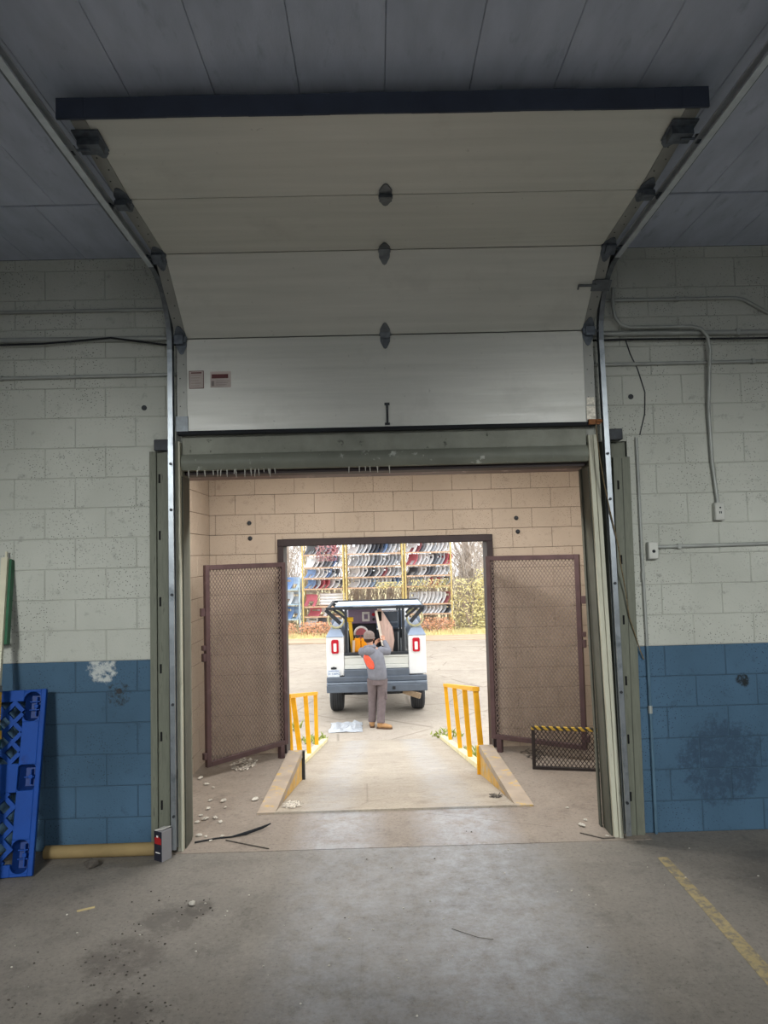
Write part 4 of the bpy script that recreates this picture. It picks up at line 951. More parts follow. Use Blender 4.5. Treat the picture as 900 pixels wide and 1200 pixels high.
# plate
bx('plate_lamp', DARK, -.90, -.79, .12, .15, .995, 1.03, .006); bx('plate_lamp', DARK, -.855, -.835, .11, .15, 1.03, 1.04, .003)
pl = bx('license_plate', mat('plate_white', '#e4ebf5', .4), -.965, -.73, .12, .135, .845, .985, .004)
def letters(txt, size, loc, m, parent, name):
    cu = bpy.data.curves.new('lettering', 'FONT'); cu.body = txt; cu.size = size; cu.extrude = .002; cu.align_x = 'CENTER'; cu.align_y = 'CENTER'
    tmp = bpy.data.objects.new('lettering', cu); COL.objects.link(tmp); tmp.rotation_euler = (math.pi/2, 0, 0); bpy.context.view_layer.update()
    me = bpy.data.meshes.new_from_object(tmp.evaluated_get(bpy.context.evaluated_depsgraph_get())); M_ = tmp.matrix_world.copy(); bpy.data.objects.remove(tmp); me.transform(M_)
    f = OFF.get(parent.name, (0,0,0)); me.transform(Matrix.Translation((loc[0]-f[0], loc[1]-f[1], loc[2]-f[2]))); me.materials.clear(); me.materials.append(m)
    o = bpy.data.objects.new(name, me); COL.objects.link(o); o.parent = parent; return o
letters('DI 1389G', .062, (TX-.848, TY+.118, zt(.905)), mat('plate_blue_print', '#6d86ad', .5), pl, 'plate_number')
bx('plate_band', mat('plate_band_print', '#8da0c4', .5), -.955, -.74, .117, .12, .955, .972, .0008, pl)
# ------------------------------------------------------------------ what lies in the truck bed
def tz(h): return zt(h)
def item(name, label, cat, x, y, h=.862, rz_=0, group=None): return thing(name, label, cat, (TX+x, TY+y, zt(h)), rz_, group)
ORG = mat('orange_tool_paint', '#e8930c', .45, var=.1); YLT = mat('yellow_tool_paint', '#dfae22', .45, var=.1); WOOD = mat('pale_timber', '#c9b39c', .8, var=.12, vs=6, stretch=(6, 6, .7)); PLUM = mat('mauve_machine_paint', '#8f7d94', .5, .1, var=.1)
it = item('welding_machine', 'mauve welding machine with a pale control panel in the truck bed', 'machine', -.26, 1.15)
MB().cbox(-.30, .28, -.2, .25, 0, .93, .015).build('stand', TDK, it, local=True); MB().cbox(-.32, .30, -.24, .28, .93, 1.25, .02).build('housing', PLUM, it, local=True)
pn = MB().cbox(-.02, .14, -.255, -.24, .98, 1.18, .004).build('control_panel', LENSW, it, local=True); MB().cbox(.02, .10, -.262, -.255, 1.03, 1.13, .003).build('dial_plate', PLUM, pn, local=True)
MB().cyl((.22, -.24, 1.12), (.22, -.27, 1.12), .035, n=12).build('knob', RED, it, local=True); MB().cyl((.22, -.24, 1.02), (.22, -.27, 1.02), .03, n=12).build('knob', DARK, it, local=True)
it = item('hose_reel', 'red and white hose reel behind the orange breaker', 'hose reel', -.30, .66)
MB().cbox(-.09, .09, -.08, .08, 0, .62, .01).build('stand', TDK, it, local=True)
m = MB(); m.tube([(math.cos(a)*.13, 0, .76+math.sin(a)*.13) for a in [2*math.pi*k/20 for k in range(20)]], .025, 8, closed=True); m.build('rim', LENSW, it, smooth=True, local=True)
MB().cyl((0, -.05, .76), (0, .05, .76), .11, n=18).build('drum', mat('faded_red_hose', '#a85a60', .6), it, smooth=True, local=True)
for k, x in enumerate((-.375, -.235)):
    it = item('pavement_breaker', ['left', 'right'][k]+' orange breaker tool standing on its pale steel in the truck bed', 'tool', x, .42, group='orange breakers in the truck bed')
    MB().cyl((0, 0, 0), (0, 0, .42), .022, n=10).build('steel', WOOD, it, local=True, smooth=True); MB().cbox(-.065, .065, -.05, .05, .42, .70, .015).build('body', ORG, it, local=True)
    MB().cyl((-.066, 0, .74), (.066, 0, .74), .018, n=10).cyl((0, 0, .68), (0, 0, .74), .03, n=10).build('handle', DARK, it, local=True)
it = item('yellow_strut', 'tall yellow strut leaning in the left corner of the truck bed', 'strut', -.50, .50, .872)
MB().bar((.06, 0, 0), (-.02, 0, 1.02), .07, .07).build('tube', YLT, it, local=True); MB().cbox(-.08, .05, -.05, .05, 1.01, 1.10, .01).build('head', YLT, it, local=True)
it = item('timber_post', 'pale timber post standing beside the orange breakers', 'post', -.475, .335); MB().bar((.0, 0, 0), (.03, 0, .66), .05, .05).build('stake', WOOD, it, local=True)
it = item('tool_cabinet', 'grey blue tool cabinet at the right of the truck bed', 'cabinet', .30, 1.25)
MB().cbox(-.245, .18, -.2, .3, 0, .78, .01).build('lower_case', TDK, it, local=True); dd = MB().cbox(-.245, .18, -.22, .3, .79, 1.16, .012).build('upper_case', GLASS, it, local=True)
MB().cbox(-.23, .16, -.23, -.22, .93, .95, .002).build('shelf_lip', CAPG, dd, local=True); MB().cbox(-.23, .16, -.23, -.22, .84, .855, .002).build('shelf_lip', CAPG, dd, local=True)
it = item('black_case', 'tall black case behind the plywood wedge', 'case', .42, .62); MB().cbox(-.07, .07, -.12, .12, 0, .80, .015).build('shell', TDK, it, local=True); MB().cbox(-.04, .04, -.015, .015, .80, .85, .005).build('carry_handle', DARK, it, local=True)
for k in range(2):
    it = item('steel_pipe', ['left', 'right'][k]+' of two upright silver pipes at the right rack post', 'pipe', .455+.05*k, .40, group='silver pipes by the rack post'); MB().cyl((0, 0, 0), (0, 0, .80-.12*k), .018, n=10).build('tube', GALV, it, local=True, smooth=True)
for sg, lab in ((-1, 'coiled pale yellow hose hung on the left of the overhead rack'), (1, 'coiled pale yellow hose hung on the right of the overhead rack')):
    m = MB()
    for k in range(4): m.tube([(TX+sg*.80+math.cos(a)*.16, TY+.52+.035*k, zt(1.93)+math.sin(a)*.17) for a in [2*math.pi*i/20 for i in range(20)]], .018, 7, closed=True)
    solo(m, 'hose_coil', mat('pale_yellow_hose', '#d8cfa0', .6), lab, 'hose', smooth=True)
solo(MB().bar((TX+.52, TY+.12, zt(.545)), (TX+.84, TY-.02, zt(.46)), .075, .10), 'timber_offcut', mat('brown_timber', '#8e7a62', .8, var=.15, vs=12), 'brown timber offcut poking out under the right end of the bumper', 'timber')

# ------------------------------------------------------------------ plywood wedge lifted by the person
Y0 = TY+.42
def PX(x, z): return (x, z)
poly = [(-.10, .74), (.045, .76), (.27, .36), (.31, .12), (.27, -.115), (.10, -.115), (.02, .30)]
wd = thing('plywood_wedge', 'tall tapering sheet of pinkish plywood held up over the tailgate', 'board', (.15, Y0, zt(1.265)))
wm = MB(); PLY = mat('pink_plywood', '#cdb0a3', .7, var=.14, vs=5, stretch=(5, 5, .8), spot='#b98f86', spot_t=(.56, .72), spot_s=4); EDGE = mat('plywood_edge', '#e2d6c6', .7)
poly2 = [(-.02, .74), (.06, .76), (.29, .37), (.32, .12), (.28, -.113), (.11, -.113), (.05, .28)]
wm.prism(poly2, (0, Y0, 0), (1, 0, 0), (0, 0, 1), (0, .02, 0)); wm.build('sheet', PLY, wd)
MB().bar((-.04, Y0-.03, .72), (.085, Y0-.03, .02), .05, .05, (0, 1, 0)).build('batten', EDGE, wd)
MB().bar((-.035, Y0-.012, .775), (.065, Y0-.012, .775), .03, .04, (0, 1, 0)).build('batten', EDGE, wd)
MB().cbox(-.005, .07, Y0-.02, Y0-.0, .51, .70, .01).build('dark_pad', BLACK, wd)

# ------------------------------------------------------------------ person, seen from behind, lifting the sheet
SKIN = mat('skin', '#b98a72', .6, var=.08, vs=30); HOOD = mat('grey_sweatshirt', '#75767e', .9, var=.12, vs=14, bump=.3, bs=60); ORP = mat('orange_print', '#e2573c', .7, var=.2, vs=24, spot='#75767e', spot_t=(.60, .66), spot_s=26); PANT = mat('grey_brown_trousers', '#6a5f60', .9, var=.15, vs=12, bump=.3, bs=50); BOOT = mat('tan_boot', '#a98258', .7, var=.15, vs=20); SOLE = mat('boot_sole', '#5c4636', .8); CAP = mat('knit_cap', '#7a6c66', .95, var=.2, vs=50, bump=.6, bs=120); HAIR = mat('dark_hair', '#3a2b25', .9)
PO = Vector((-.055, 13.55, ZG))
pe = thing('person', 'person in a grey sweatshirt and knit cap seen from behind, lifting a board', 'person', tuple(PO))
def skin_mesh(V, E, Rd, sub=2):
    me = bpy.data.meshes.new('skin'); me.from_pydata([tuple(v) for v in V], E, []); ob = bpy.data.objects.new('skin', me); COL.objects.link(ob)
    md = ob.modifiers.new('s', 'SKIN'); md.use_smooth_shade = True
    for i, r in enumerate(Rd): me.skin_vertices[0].data[i].radius = (r, r) if not isinstance(r, tuple) else r
    me.skin_vertices[0].data[0].use_root = True
    sb = ob.modifiers.new('d', 'SUBSURF'); sb.levels = sub; sb.render_levels = sub
    bpy.context.view_layer.update()
    out = bpy.data.meshes.new_from_object(ob.evaluated_get(bpy.context.evaluated_depsgraph_get()))
    v = [tuple(p.co) for p in out.vertices]; f = [tuple(p.vertices) for p in out.polygons]
    bpy.data.objects.remove(ob); bpy.data.meshes.remove(out); return v, f
J = dict(pelvis=(.02, 0, .96), belly=(0, .01, 1.10), chest=(-.05, .03, 1.30), neck0=(-.10, .05, 1.47), neck1=(-.115, .07, 1.54), head=(-.125, .09, 1.66), crown=(-.13, .09, 1.74),
  ls=(-.26, .07, 1.40), le=(-.24, .32, 1.31), lw=(-.02, .50, 1.47), rs=(.10, .05, 1.41), re=(.245, .17, 1.37), rw=(.165, .40, 1.55),
  lh=(-.08, .0, .92), lk=(-.085, .06, .50), la=(-.105, .02, .10), rh=(.11, .0, .92), rk=(.085, -.01, .50), ra=(.055, -.12, .10), lt=(-.11, .17, .035), rt=(.20, -.16, .035))
V = []; E = []; Rd = []; ix = {}
def jv(k, r): ix[k] = len(V); V.append(PO+Vector(J[k])); Rd.append(r)
for k, r in (('pelvis', .125), ('belly', .12), ('chest', .14), ('neck0', .065), ('neck1', .055), ('head', .092), ('crown', .072), ('ls', .06), ('le', .043), ('lw', .028), ('rs', .06), ('re', .043), ('rw', .028), ('lh', .085), ('lk', .058), ('la', .04), ('lt', .03), ('rh', .085), ('rk', .058), ('ra', .04), ('rt', .03)): jv(k, r)
for a, b in (('pelvis','belly'),('belly','chest'),('chest','neck0'),('neck0','neck1'),('neck1','head'),('head','crown'),('chest','ls'),('ls','le'),('le','lw'),('chest','rs'),('rs','re'),('re','rw'),('pelvis','lh'),('lh','lk'),('lk','la'),('la','lt'),('pelvis','rh'),('rh','rk'),('rk','ra'),('ra','rt')): E.append((ix[a], ix[b]))
bv, bf = skin_mesh(V, E, Rd, 2)
pb_ = MB(); pb_.add(bv, bf)
def hand(wrist, d, side, curl):
    """palm with four bent fingers and a thumb; d = direction of the hand, side = towards the thumb, curl = where the fingertips bend to"""
    W_ = PO+Vector(wrist); d = Vector(d).normalized(); s_ = Vector(side); s_ = (s_-d*s_.dot(d)).normalized(); c = Vector(curl); c = (c-d*c.dot(d)-s_*c.dot(s_)).normalized()
    V2 = [W_-d*.02, W_+d*.045, W_+d*.085]; E2 = [(0,1),(1,2)]; R2 = [(.024, .020), (.034, .018), (.034, .016)]
    for k, ln in enumerate((.070, .078, .072, .056)):
        o = W_+d*.085+s_*(.030-.020*k); i = len(V2); V2 += [o, o+d*ln*.45+c*.008, o+d*ln*.72+c*.030, o+d*ln*.70+c*.052]; R2 += [.0095, .009, .0085, .007]; E2 += [(2, i), (i, i+1), (i+1, i+2), (i+2, i+3)]
    o = W_+d*.03+s_*.028; i = len(V2); V2 += [o, o+d*.03+s_*.025+c*.01, o+d*.055+s_*.03+c*.03]; R2 += [.013, .010, .008]; E2 += [(1, i), (i, i+1), (i+1, i+2)]
    v, f = skin_mesh(V2, E2, R2, 1); pb_.add(v, f)
hand(J['rw'], (-.25, .55, .8), (-1, 0, 0), (-.3, 1, -.2)); hand(J['lw'], (.5, .55, .6), (0, 0, 1), (.6, .3, -.3))
hc = PO+Vector(J['head']); fd = Vector((.35, .93, .05)).normalized(); sd = Vector((fd.y, -fd.x, 0)).normalized()
for e in (-1, 1):
    pb_.ball(hc+sd*.088*e+Vector((0, 0, -.02)), .016, .024, .032, 8, 6); 
pb_.ball(hc+fd*.098+Vector((0, 0, -.025)), .014, .018, .024, 8, 6); pb_.ball(hc+fd*.088+Vector((0, 0, -.075)), .024, .012, .008, 8, 5)
pb_.ball(hc+fd*.055+Vector((0, 0, -.10)), .04, .04, .03, 10, 6)
body = pb_.build('body', SKIN, pe, smooth=True)
em = MB()
for e in (-1, 1): em.ball(hc+fd*.087+sd*.032*e+Vector((0, 0, .0)), .011, .008, .007, 8, 5)
em.build('eyes', DARK, body, smooth=True)
hr = MB(); hr.ball(hc-fd*.028+Vector((0, 0, -.035)), .088, .080, .06, 14, 8); hr.build('hair', HAIR, pe, smooth=True)
cp = MB(); n = 16; cz = hc+Vector((0, 0, .035))
cp.loft([((cz.x-.004, cz.y-.006, cz.z-.04), .101, .108, 0), ((cz.x, cz.y, cz.z-.005), .107, .113, 0), ((cz.x, cz.y, cz.z+.04), .100, .105, 0), ((cz.x, cz.y, cz.z+.075), .075, .08, 0), ((cz.x, cz.y, cz.z+.095), .035, .04, 0), ((cz.x, cz.y, cz.z+.10), .008, .008, 0)], n)
cp.build('knit_cap', CAP, pe, smooth=True)
bl = MB(); bl.tube([tuple(cz+Vector((math.cos(a)*.104, math.sin(a)*.110, -.04))) for a in [2*math.pi*k/18 for k in range(18)]], .014, 6, closed=True); bl.build('cap_cuff', CAP, pe, smooth=True)
# sweatshirt
P_ = lambda k: PO+Vector(J[k])
hd = MB(); tw = -.30
def ring(x, y, z, rx, ry): return ((PO.x+x, PO.y+y, PO.z+z), rx, ry, tw)
hd.loft([ring(.02, .0, .895, .165, .13), ring(.018, .0, .91, .178, .142), ring(.015, .0, .97, .182, .148), ring(.005, .0, 1.08, .185, .150), ring(-.02, .01, 1.18, .195, .150), ring(-.05, .02, 1.29, .208, .150), ring(-.068, .035, 1.37, .205, .138), ring(-.085, .045, 1.43, .165, .115), ring(-.10, .055, 1.475, .10, .09), ring(-.11, .06, 1.51, .075, .075)], 20)
for sh, el, wr in (('ls','le','lw'), ('rs','re','rw')):
    a, b, c = P_(sh), P_(el), P_(wr); inn = P_('chest')+Vector((0, 0, .06)); 
    hd.tube([a.lerp(inn, .35), a, a.lerp(b, .5), b.lerp(a, .1), b.lerp(c, .12), b.lerp(c, .5), b.lerp(c, .86), c.lerp(b, .04)], [.085, .085, .074, .066, .064, .056, .046, .040], 12)
hood = hd.build('sweatshirt', HOOD, pe, smooth=True)
hm = MB(); hm.ball(PO+Vector((-.135, -.055, 1.425)), .125, .075, .085, 14, 9); hm.tube([tuple(PO+Vector((-.11+math.cos(a)*.095, .055+math.sin(a)*.10, 1.485-.02*math.sin(a)))) for a in [2*math.pi*k/16 for k in range(16)]], .032, 8, closed=True)
hm.build('hood', HOOD, hood, smooth=True)
# orange print on the back: a patch that follows the cloth
pm = MB(); pv = []; NU, NV = 8, 9
ringsz = [(1.08, .005, .0, .185, .150), (1.18, -.02, .01, .195, .150), (1.29, -.05, .02, .208, .150), (1.37, -.068, .035, .205, .138)]
def surf(z, a):
    for k in range(3):
        if ringsz[k][0] <= z <= ringsz[k+1][0]:
            t = (z-ringsz[k][0])/(ringsz[k+1][0]-ringsz[k][0]); r = [ringsz[k][i]*(1-t)+ringsz[k+1][i]*t for i in range(5)]; break
    e = .010; x = math.cos(a)*(r[3]+e); y = math.sin(a)*(r[4]+e)
    return (PO.x+r[1]+x*math.cos(tw)-y*math.sin(tw), PO.y+r[2]+x*math.sin(tw)+y*math.cos(tw), PO.z+z)
for j in range(NV+1):
    z = 1.10+.262*j/NV; wz = .50*math.sin(math.pi*(.10+.86*j/NV))**.6; ac = math.radians(254)-.16*(j/NV)
    pv += [surf(z, ac+wz*(2*i/NU-1)) for i in range(NU+1)]
pm.add(pv, [(j*(NU+1)+i, j*(NU+1)+i+1, (j+1)*(NU+1)+i+1, (j+1)*(NU+1)+i) for j in range(NV) for i in range(NU)])
pr_ = pm.build('back_print', ORP, hood, smooth=True); tag(pr_, 'orange print on the back of the sweatshirt')
so = pr_.modifiers.new('ink', 'SOLIDIFY'); so.thickness = .003
# trousers
tr_ = MB(); tr_.loft([ring(.01, 0, .80, .165, .125), ring(.015, 0, .88, .165, .125), ring(.018, 0, .95, .160, .122), ring(.018, 0, .985, .155, .12)], 18)
for h_, k_, a_ in (('lh','lk','la'), ('rh','rk','ra')):
    a, b, c = P_(h_), P_(k_), P_(a_)
    tr_.tube([a+Vector((0, 0, -.02)), a.lerp(b, .25), a.lerp(b, .6), a.lerp(b, .92), b.lerp(c, .1), b.lerp(c, .5), b.lerp(c, .8), b.lerp(c, .93), b.lerp(c, 1.0)], [.10, .102, .092, .084, .082, .077, .073, .076, .070], 14)
trs = tr_.build('trousers', PANT, pe, smooth=True)
pk = MB(); k1 = P_('rh').lerp(P_('rk'), .72); pk.cbox(k1.x+.055, k1.x+.098, k1.y-.07, k1.y+.07, k1.z-.10, k1.z+.07, .015)
pk.build('cargo_pocket', PANT, trs)
for a_, t_ in (('la','lt'), ('ra','rt')):
    a, t = P_(a_), P_(t_); d = (t-a); d.z = 0; d.normalize()
    bm_ = MB(); g = PO.z
    q = lambda o, z: Vector((a.x+d.x*o, a.y+d.y*o, g+z))
    bm_.tube([q(-.005, .135), q(-.005, .11), q(-.005, .075)], [.050, .054, .056], 14)
    bm_.tube([q(-.06, .06), q(-.03, .062), q(.06, .060), q(.13, .050), q(.19, .045), q(.215, .040)], [(.030, .035), (.052, .046), (.046, .046), (.040, .050), (.032, .044), (.012, .022)], 14)
    bt = bm_.build('boot', BOOT, pe, smooth=True)
    sm_ = MB(); s_ = Vector((-d.y, d.x, 0)); poly = [(-.075, -.03), (-.06, -.042), (.02, -.042), (.12, -.052), (.19, -.044), (.222, -.015), (.222, .015), (.19, .044), (.12, .052), (.02, .042), (-.06, .042), (-.075, .03)]
    sm_.prism(poly, (a.x, a.y, g+.001), d, s_, (0, 0, .024)); sm_.build('sole', SOLE, bt)

# ------------------------------------------------------------------ racks of car fenders along the far fence
YR = 29.5; GB = ZG+.03
UPY = mat('yellow_rack_paint', '#cdb877', .6, var=.1); UPO = mat('orange_rack_paint', '#c9a88c', .6, var=.15); UPB = mat('pale_blue_rack_paint', '#a9c0cc', .6); UPR = mat('dull_red_rack_paint', '#a06a62', .6)
PC = {'white': '#f0f2f4', 'silver': '#ccd2d8', 'pale blue': '#b4c8de', 'blue': '#7f9dcb', 'dark grey': '#7d828b', 'black': '#585c63', 'red': '#d07480', 'dark red': '#aa6a70'}
PM = {k: mat('panel_'+k.replace(' ', '_'), v, .35, .1, var=.08) for k, v in PC.items()}
def panel_mesh(col, kind):
    """a car body panel standing on edge: curved shell with a notch (wing) or a window opening (door)"""
    m = MB(); w_, h_, n_ = .54, .47, 8
    def sh(u, v_): return (.10*math.sin(math.pi*v_*.9)+.05*math.sin(math.pi*u)+.16*(v_-.4), u*w_-w_/2, v_*h_)
    F_ = []
    NU_, NV_ = 7, 5; vs = [sh(i/NU_, j/NV_) for j in range(NV_+1) for i in range(NU_+1)]
    for j in range(NV_):
        for i in range(NU_):
            if kind == 0 and j < 2 and 2 <= i <= 4: continue       # wheel arch
            if kind == 1 and j == 3 and 1 <= i <= 5: continue       # window
            F_.append((j*(NU_+1)+i, j*(NU_+1)+i+1, (j+1)*(NU_+1)+i+1, (j+1)*(NU_+1)+i))
    n0 = len(vs); th = .03
    vs2 = [(x-th, y, z) for x, y, z in vs]; ed = {}
    for f in F_:
        for a, b in zip(f, f[1:]+f[:1]): ed[(a, b)] = 1
    rim = [(a, b) for (a, b) in ed if (b, a) not in ed]
    m.add(vs+vs2, F_+[tuple(n0+i for i in f[::-1]) for f in F_]+[(b, a, n0+a, n0+b) for a, b in rim])
    return m.data('car_fender', PM[col], True)
PMESH = {(c, k): panel_mesh(c, k) for c in PC for k in (0, 1)}
def rack(label, x0, x1, levels, um, bm, top):
    r = thing('storage_rack', label, 'rack', ((x0+x1)/2, YR, GB))
    for x in (x0, x1):
        for y in (YR-.5, YR+.5): MB().box(x-.028, x+.028, y-.03, y+.03, GB, top).build('upright', um, r)
    for z in levels:
        for y in (YR-.5, YR+.5): MB().box(x0+.051, x1-.051, y-.03, y+.03, z-.05, z-.002).build('beam', bm, r)
        MB().box(x0+.051, x1-.051, YR-.46, YR+.46, z-.03, z-.004).build('shelf', UPR if z > 1.7 else bm, r)
    return r
LV = [-1.0, -.62, -.22, .50, .93, 1.36, 1.88, 2.42]
FS = [.64, .68, 1.0, .74, .74, .94, 1.0, 1.0]         # how tall a fender fits under the next shelf
rack('right bay of the panel rack, beside the bare thicket', 1.16, 3.02, LV, UPY, UPO, 3.0)
rack('middle bay of the panel rack, behind the truck', -1.25, 1.04, LV, UPY, UPO, 3.0)
rack('left bay of the panel rack, behind the left truck box', -3.02, -1.37, LV, UPY, UPO, 3.0)
rack('low pale blue rack at the far left, half behind the gate', -5.2, -3.16, [-.7, -.1, .5], UPB, UPB, .95)
rows = {0: 'lowest', 1: 'second lowest', 2: 'third lowest', 3: 'fourth', 4: 'fifth', 5: 'sixth', 6: 'seventh', 7: 'top'}
q = random.Random(21)
def fill(bay, x0, x1, lv, step, cols, skip=()):
    k = 0; x = x0
    while x < x1:
        col = q.choices(list(PC), cols)[0]; kd = q.randrange(2)
        o = bpy.data.objects.new('car_fender', PMESH[(col, kd)]); COL.objects.link(o)
        o.location = (x, YR-.2+q.uniform(-.03, .03), LV[lv]+.001); o.rotation_euler = (0, 0, math.radians(40+q.uniform(-4, 4))); o.scale = (1, 1, FS[lv]*q.uniform(.9, 1.0))
        nm = ORD[k] if k < len(ORD) else 'last'
        tag(o, f'{col} fender, {nm} from left on the {rows[lv]} shelf of the {bay} rack bay', 'car fender', f'car fenders in the {bay} rack bay'); k += 1
        x += step*q.uniform(.88, 1.12)
MIX = [8, 5, 1.0, .35, 1.3, .6, .6, .4]
for lv in range(8):
    if lv > 0: fill('right', 1.42, 2.85, lv, .155, MIX if lv != 5 else [5, 3, .6, .2, 1, .6, 3, .6])
    fill('middle', -.98, .85, lv, .158, MIX) if lv > 2 else None
    if lv in (4, 5, 6): fill('left', -2.78, -1.62, lv, .17, [5, 3, 2.5, 1.5, 2, 1, .3, .2])
    if lv in (3, 7): fill('left', -2.78, -1.62, lv, .19, [3, 1, .5, .3, .6, .4, 3.5, 1])
# long bumpers stacked in the lower left bay
for k in range(4):
    m = MB(); m.tube([(-2.35+1.0*u, YR-.1-.14*math.sin(math.pi*u), -.15+.125*k) for u in [i/8 for i in range(9)]], [(.055, .06)]*9, 8)
    solo(m, 'car_bumper', PM['white'], ['lowest', 'second lowest', 'second highest', 'topmost'][k]+' of four white car bumpers stacked in the left rack bay', 'bumper', 'white bumpers in the left rack bay', smooth=True)
for k, (x, z, c) in enumerate([(-2.75, -.22, 'red'), (-2.6, -.62, 'red'), (-2.3, -.62, 'white'), (-1.9, -1.0, 'silver'), (-2.4, -1.0, 'dark grey'), (-2.75, -1.0, 'white')]):
    o = bpy.data.objects.new('car_fender', PMESH[(c, k % 2)]); COL.objects.link(o); o.location = (x, YR-.25, z+.001); o.scale = (1, 1, .66 if k else 1); o.rotation_euler = (0, 0, math.radians(62))
    tag(o, f'{c} fender, {["at the left end above the bumpers", "beside the bumper stack", "lying under the bumper stack", "right of the grey one on the lowest shelf", "in the middle of the lowest shelf", "at the left end of the lowest shelf"][k]} of the left rack bay', 'car fender', 'car fenders in the left rack bay')
for lv, z in enumerate((-.7, -.1, .5)):
    for k in range(5):
        c = ['pale blue', 'blue', 'silver', 'white'][(k+lv*2) % 4]
        o = bpy.data.objects.new('car_fender', PMESH[(c, (k+lv) % 2)]); COL.objects.link(o); o.location = (-3.42-.3*k, YR-.2, z+.001); o.rotation_euler = (0, 0, math.radians(55))
        tag(o, f'{c} fender, {ORD[k]} from right on the {["lowest", "middle", "top"][lv]} shelf of the low pale blue rack', 'car fender', 'car fenders in the low blue rack')

# ------------------------------------------------------------------ bare trees, shrubs and grass behind and beside the racks
BARK = mat('pale_bare_bark', '#c4b9b0', .9, var=.2, vs=3); BARK2 = mat('brown_bare_bark', '#a8968c', .9, var=.2, vs=3)
def bare_tree(x, y, h, seed, label, m, group='bare trees behind the racks'):
    r = random.Random(seed); t = thing('bare_tree', label, 'tree', (x, y, GB), 0, group); tk_ = MB(); br_ = MB()
    def grow(p, d, L, rad, lvl, mb):
        P0 = [p]; dd = d.copy(); n = 4
        for i in range(n):
            dd = (dd+Vector((r.gauss(0, .10), r.gauss(0, .10), .05))).normalized(); P0.append(P0[-1]+dd*L/n)
        mb.tube(P0, [rad*(1-.75*i/n) for i in range(n+1)], 4 if lvl else 7, caps=False)
        if lvl >= 3: return
        for i in range((9, 6, 4)[lvl]):
            u = r.uniform(.25, 1.0); k = min(int(u*n), n-1); b = P0[k].lerp(P0[k+1], u*n-k)
            a = r.uniform(0, 6.28); s_ = dd.orthogonal().normalized(); s2 = dd.cross(s_); nd = (dd*r.uniform(.4, 1)+(s_*math.cos(a)+s2*math.sin(a))*r.uniform(.5, 1)+Vector((0, 0, .15))).normalized()
            grow(b, nd, L*r.uniform(.35, .6), max(rad*.42, .008), lvl+1, br_)
    grow(Vector((x, y, GB)), Vector((r.gauss(0, .06), r.gauss(0, .06), 1)).normalized(), h, h*.016, 0, tk_)
    tk_.build('trunk', m, t, smooth=True); br_.build('branches', m, t, kind='stuff')
spots = []
r0 = random.Random(31)
for i in range(16): spots.append((-7.5+1.0*i+r0.uniform(-.3, .3), 32.2+r0.uniform(0, 3.5), r0.uniform(6, 9)))
for i in range(7): spots.append((3.75+.42*i+r0.uniform(-.1, .1), 29.2+r0.uniform(0, 2.0), r0.uniform(4.5, 7)))
for i in range(4): spots.append((-6.6+.7*i, 30.6+r0.uniform(0, .8), r0.uniform(5, 7)))
for i, (x, y, h) in enumerate(spots):
    if i < 16: lab = f'leafless tree behind the racks, {ORD[i]} from the left in its row'
    elif i < 23: lab = f'leafless sapling in the thicket right of the racks, {ORD[i-16]} from the left'
    else: lab = f'leafless tree behind the low blue rack, {ORD[i-23]} from the left'
    bare_tree(x, y, h, 100+i, lab, BARK if i % 3 else BARK2)
def bush(name, label, x, y, rx, ry, h, n, m, seed, z0=GB, size=.05, stems=6):
    r = random.Random(seed); t = thing(name, label, 'shrub', (x, y, z0)); f = MB(); s_ = MB()
    for _ in range(stems):
        a = r.uniform(0, 6.28); s_.tube([(x, y, z0), (x+math.cos(a)*rx*.4, y+math.sin(a)*ry*.4, z0+h*.5), (x+math.cos(a)*rx*.7, y+math.sin(a)*ry*.7, z0+h*.9)], [.025, .015, .006], 5)
    for _ in range(n):
        a, b, d = r.uniform(0, 6.28), r.uniform(0, 1), r.random()**.4
        p = Vector((x+math.cos(a)*rx*d*math.sqrt(1-(b-.45)**2), y+math.sin(a)*ry*d, z0+h*b)); u = Vector((r.gauss(0, 1), r.gauss(0, 1), r.gauss(0, 1))).normalized(); v = u.orthogonal().normalized(); k = size*r.uniform(.6, 1.3)
        f.add([p-u*k, p+v*k*.5, p+u*k, p-v*k*.5], [(0, 1, 2, 3)])
    s_.build('stems', BARK2, t); f.build('foliage', m, t, kind='stuff')
def brush(label, x, y, rx, h, n, m, seed):
    """thicket of bare upright twigs"""
    q = random.Random(seed); t = thing('bare_brush', label, 'shrub', (x, y, GB), 0, 'bare brush behind the racks'); a_, b_ = MB(), MB()
    for i in range(n):
        p = Vector((x+q.uniform(-rx, rx), y+q.uniform(-.4, .4), GB)); d = Vector((q.gauss(0, .22), q.gauss(.03, .04), 1)); hh = h*q.uniform(.55, 1.1); pts = [p]
        for k in range(4): d = d+Vector((q.gauss(0, .13), q.gauss(0, .1), 0)); pts.append(pts[-1]+d*hh/4)
        a_.tube(pts, [.020, .017, .013, .009, .004], 3, caps=False)
        for k in range(5):
            u = q.uniform(.8, 3.9); j = min(int(u), 3); o = pts[j].lerp(pts[j+1], u-j); e = Vector((q.gauss(0, .5), q.gauss(0, .3), .8))*hh*q.uniform(.12, .3)
            b_.tube([o, o+e*.5+Vector((0, 0, .03)), o+e], [.010, .007, .003], 3, caps=False)
    a_.build('stems', m, t, kind='stuff'); b_.build('twigs', m, t, kind='stuff')
TWIG = mat('grey_tan_twigs', '#d2c8be', .9, var=.25, vs=2)
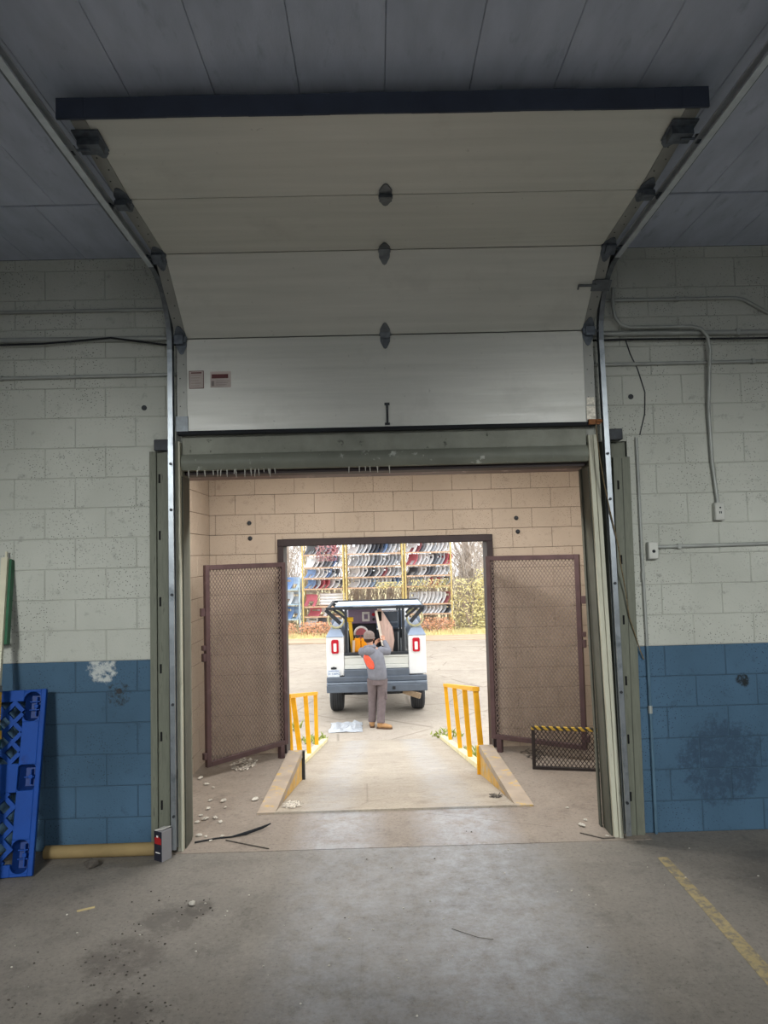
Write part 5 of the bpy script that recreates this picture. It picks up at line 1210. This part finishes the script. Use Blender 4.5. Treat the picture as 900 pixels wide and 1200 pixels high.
for i in range(9): brush(f'grey tan bare brush behind the racks, {ORD[i]} clump from the left', -5.6+1.05*i, 31.5, .75, 4.2, 60, TWIG, 300+i)
for i in range(4): brush(f'grey tan bare brush right of the racks, {ORD[i]} clump from the left', 3.8+.8*i, 30.1+.1*i, .55, 4.6, 75, TWIG, 320+i)
YG = mat('yellow_green_leaves', '#e0d69c', .9, var=.25, vs=4); ORL = mat('russet_leaves', '#d6a382', .9, var=.3, vs=4); PINK = mat('pinkish_twigs', '#c08d90', .9, var=.25, vs=4)
for k, (x, y, rx, ry, h, n) in enumerate([(3.75, 29.0, .7, .5, 2.1, 1100), (4.7, 29.3, .8, .6, 2.5, 1300), (5.7, 29.4, .8, .6, 2.2, 900)]):
    bush('shrub', ['yellow green shrub nearest the racks on the right', 'middle yellow green shrub in the right thicket', 'yellow green shrub at the far right by the gate edge'][k], x, y, rx, ry, h, n, YG, 60+k)
bush('shrub', 'russet low shrub at the foot of the left rack bay', -2.4, 28.4, .8, .4, .55, 700, ORL, 70)
bush('shrub', 'russet low shrub before the low blue rack', -3.9, 28.5, .7, .4, .5, 500, ORL, 71)
bush('shrub', 'russet low shrub at the foot of the right rack bay', 2.2, 28.5, .9, .35, .6, 600, ORL, 72)
bush('climbing_vine', 'yellowing creeper hanging on the beam of the right rack bay', 2.15, YR-.62, .85, .12, .36, 420, YG, 73, .40, .04, 2)
bush('climbing_vine', 'yellowing creeper hanging on the beam of the middle rack bay', .5, YR-.62, .6, .10, .26, 260, YG, 74, .44, .04, 2)
bush('climbing_vine', 'pinkish creeper over the top of the left rack bay', -2.0, YR-.62, .5, .12, .75, 420, PINK, 75, 1.6, .04, 2)
gm = MB(); r = random.Random(77)
for _ in range(5200):
    x, y = r.uniform(-7, 8), r.uniform(27.7, 28.9); h = r.uniform(.05, .22); b = r.gauss(0, .05)
    gm.add([(x-.012, y, GB), (x+.012, y, GB), (x+b, y+r.gauss(0, .04), GB+h)], [(0, 1, 2)])
solo(gm, 'grass_strip', mat('straw_yellow_grass', '#dcd29c', .9, var=.25, vs=2), 'strip of straw yellow grass along the foot of the racks', 'grass', kind='stuff')
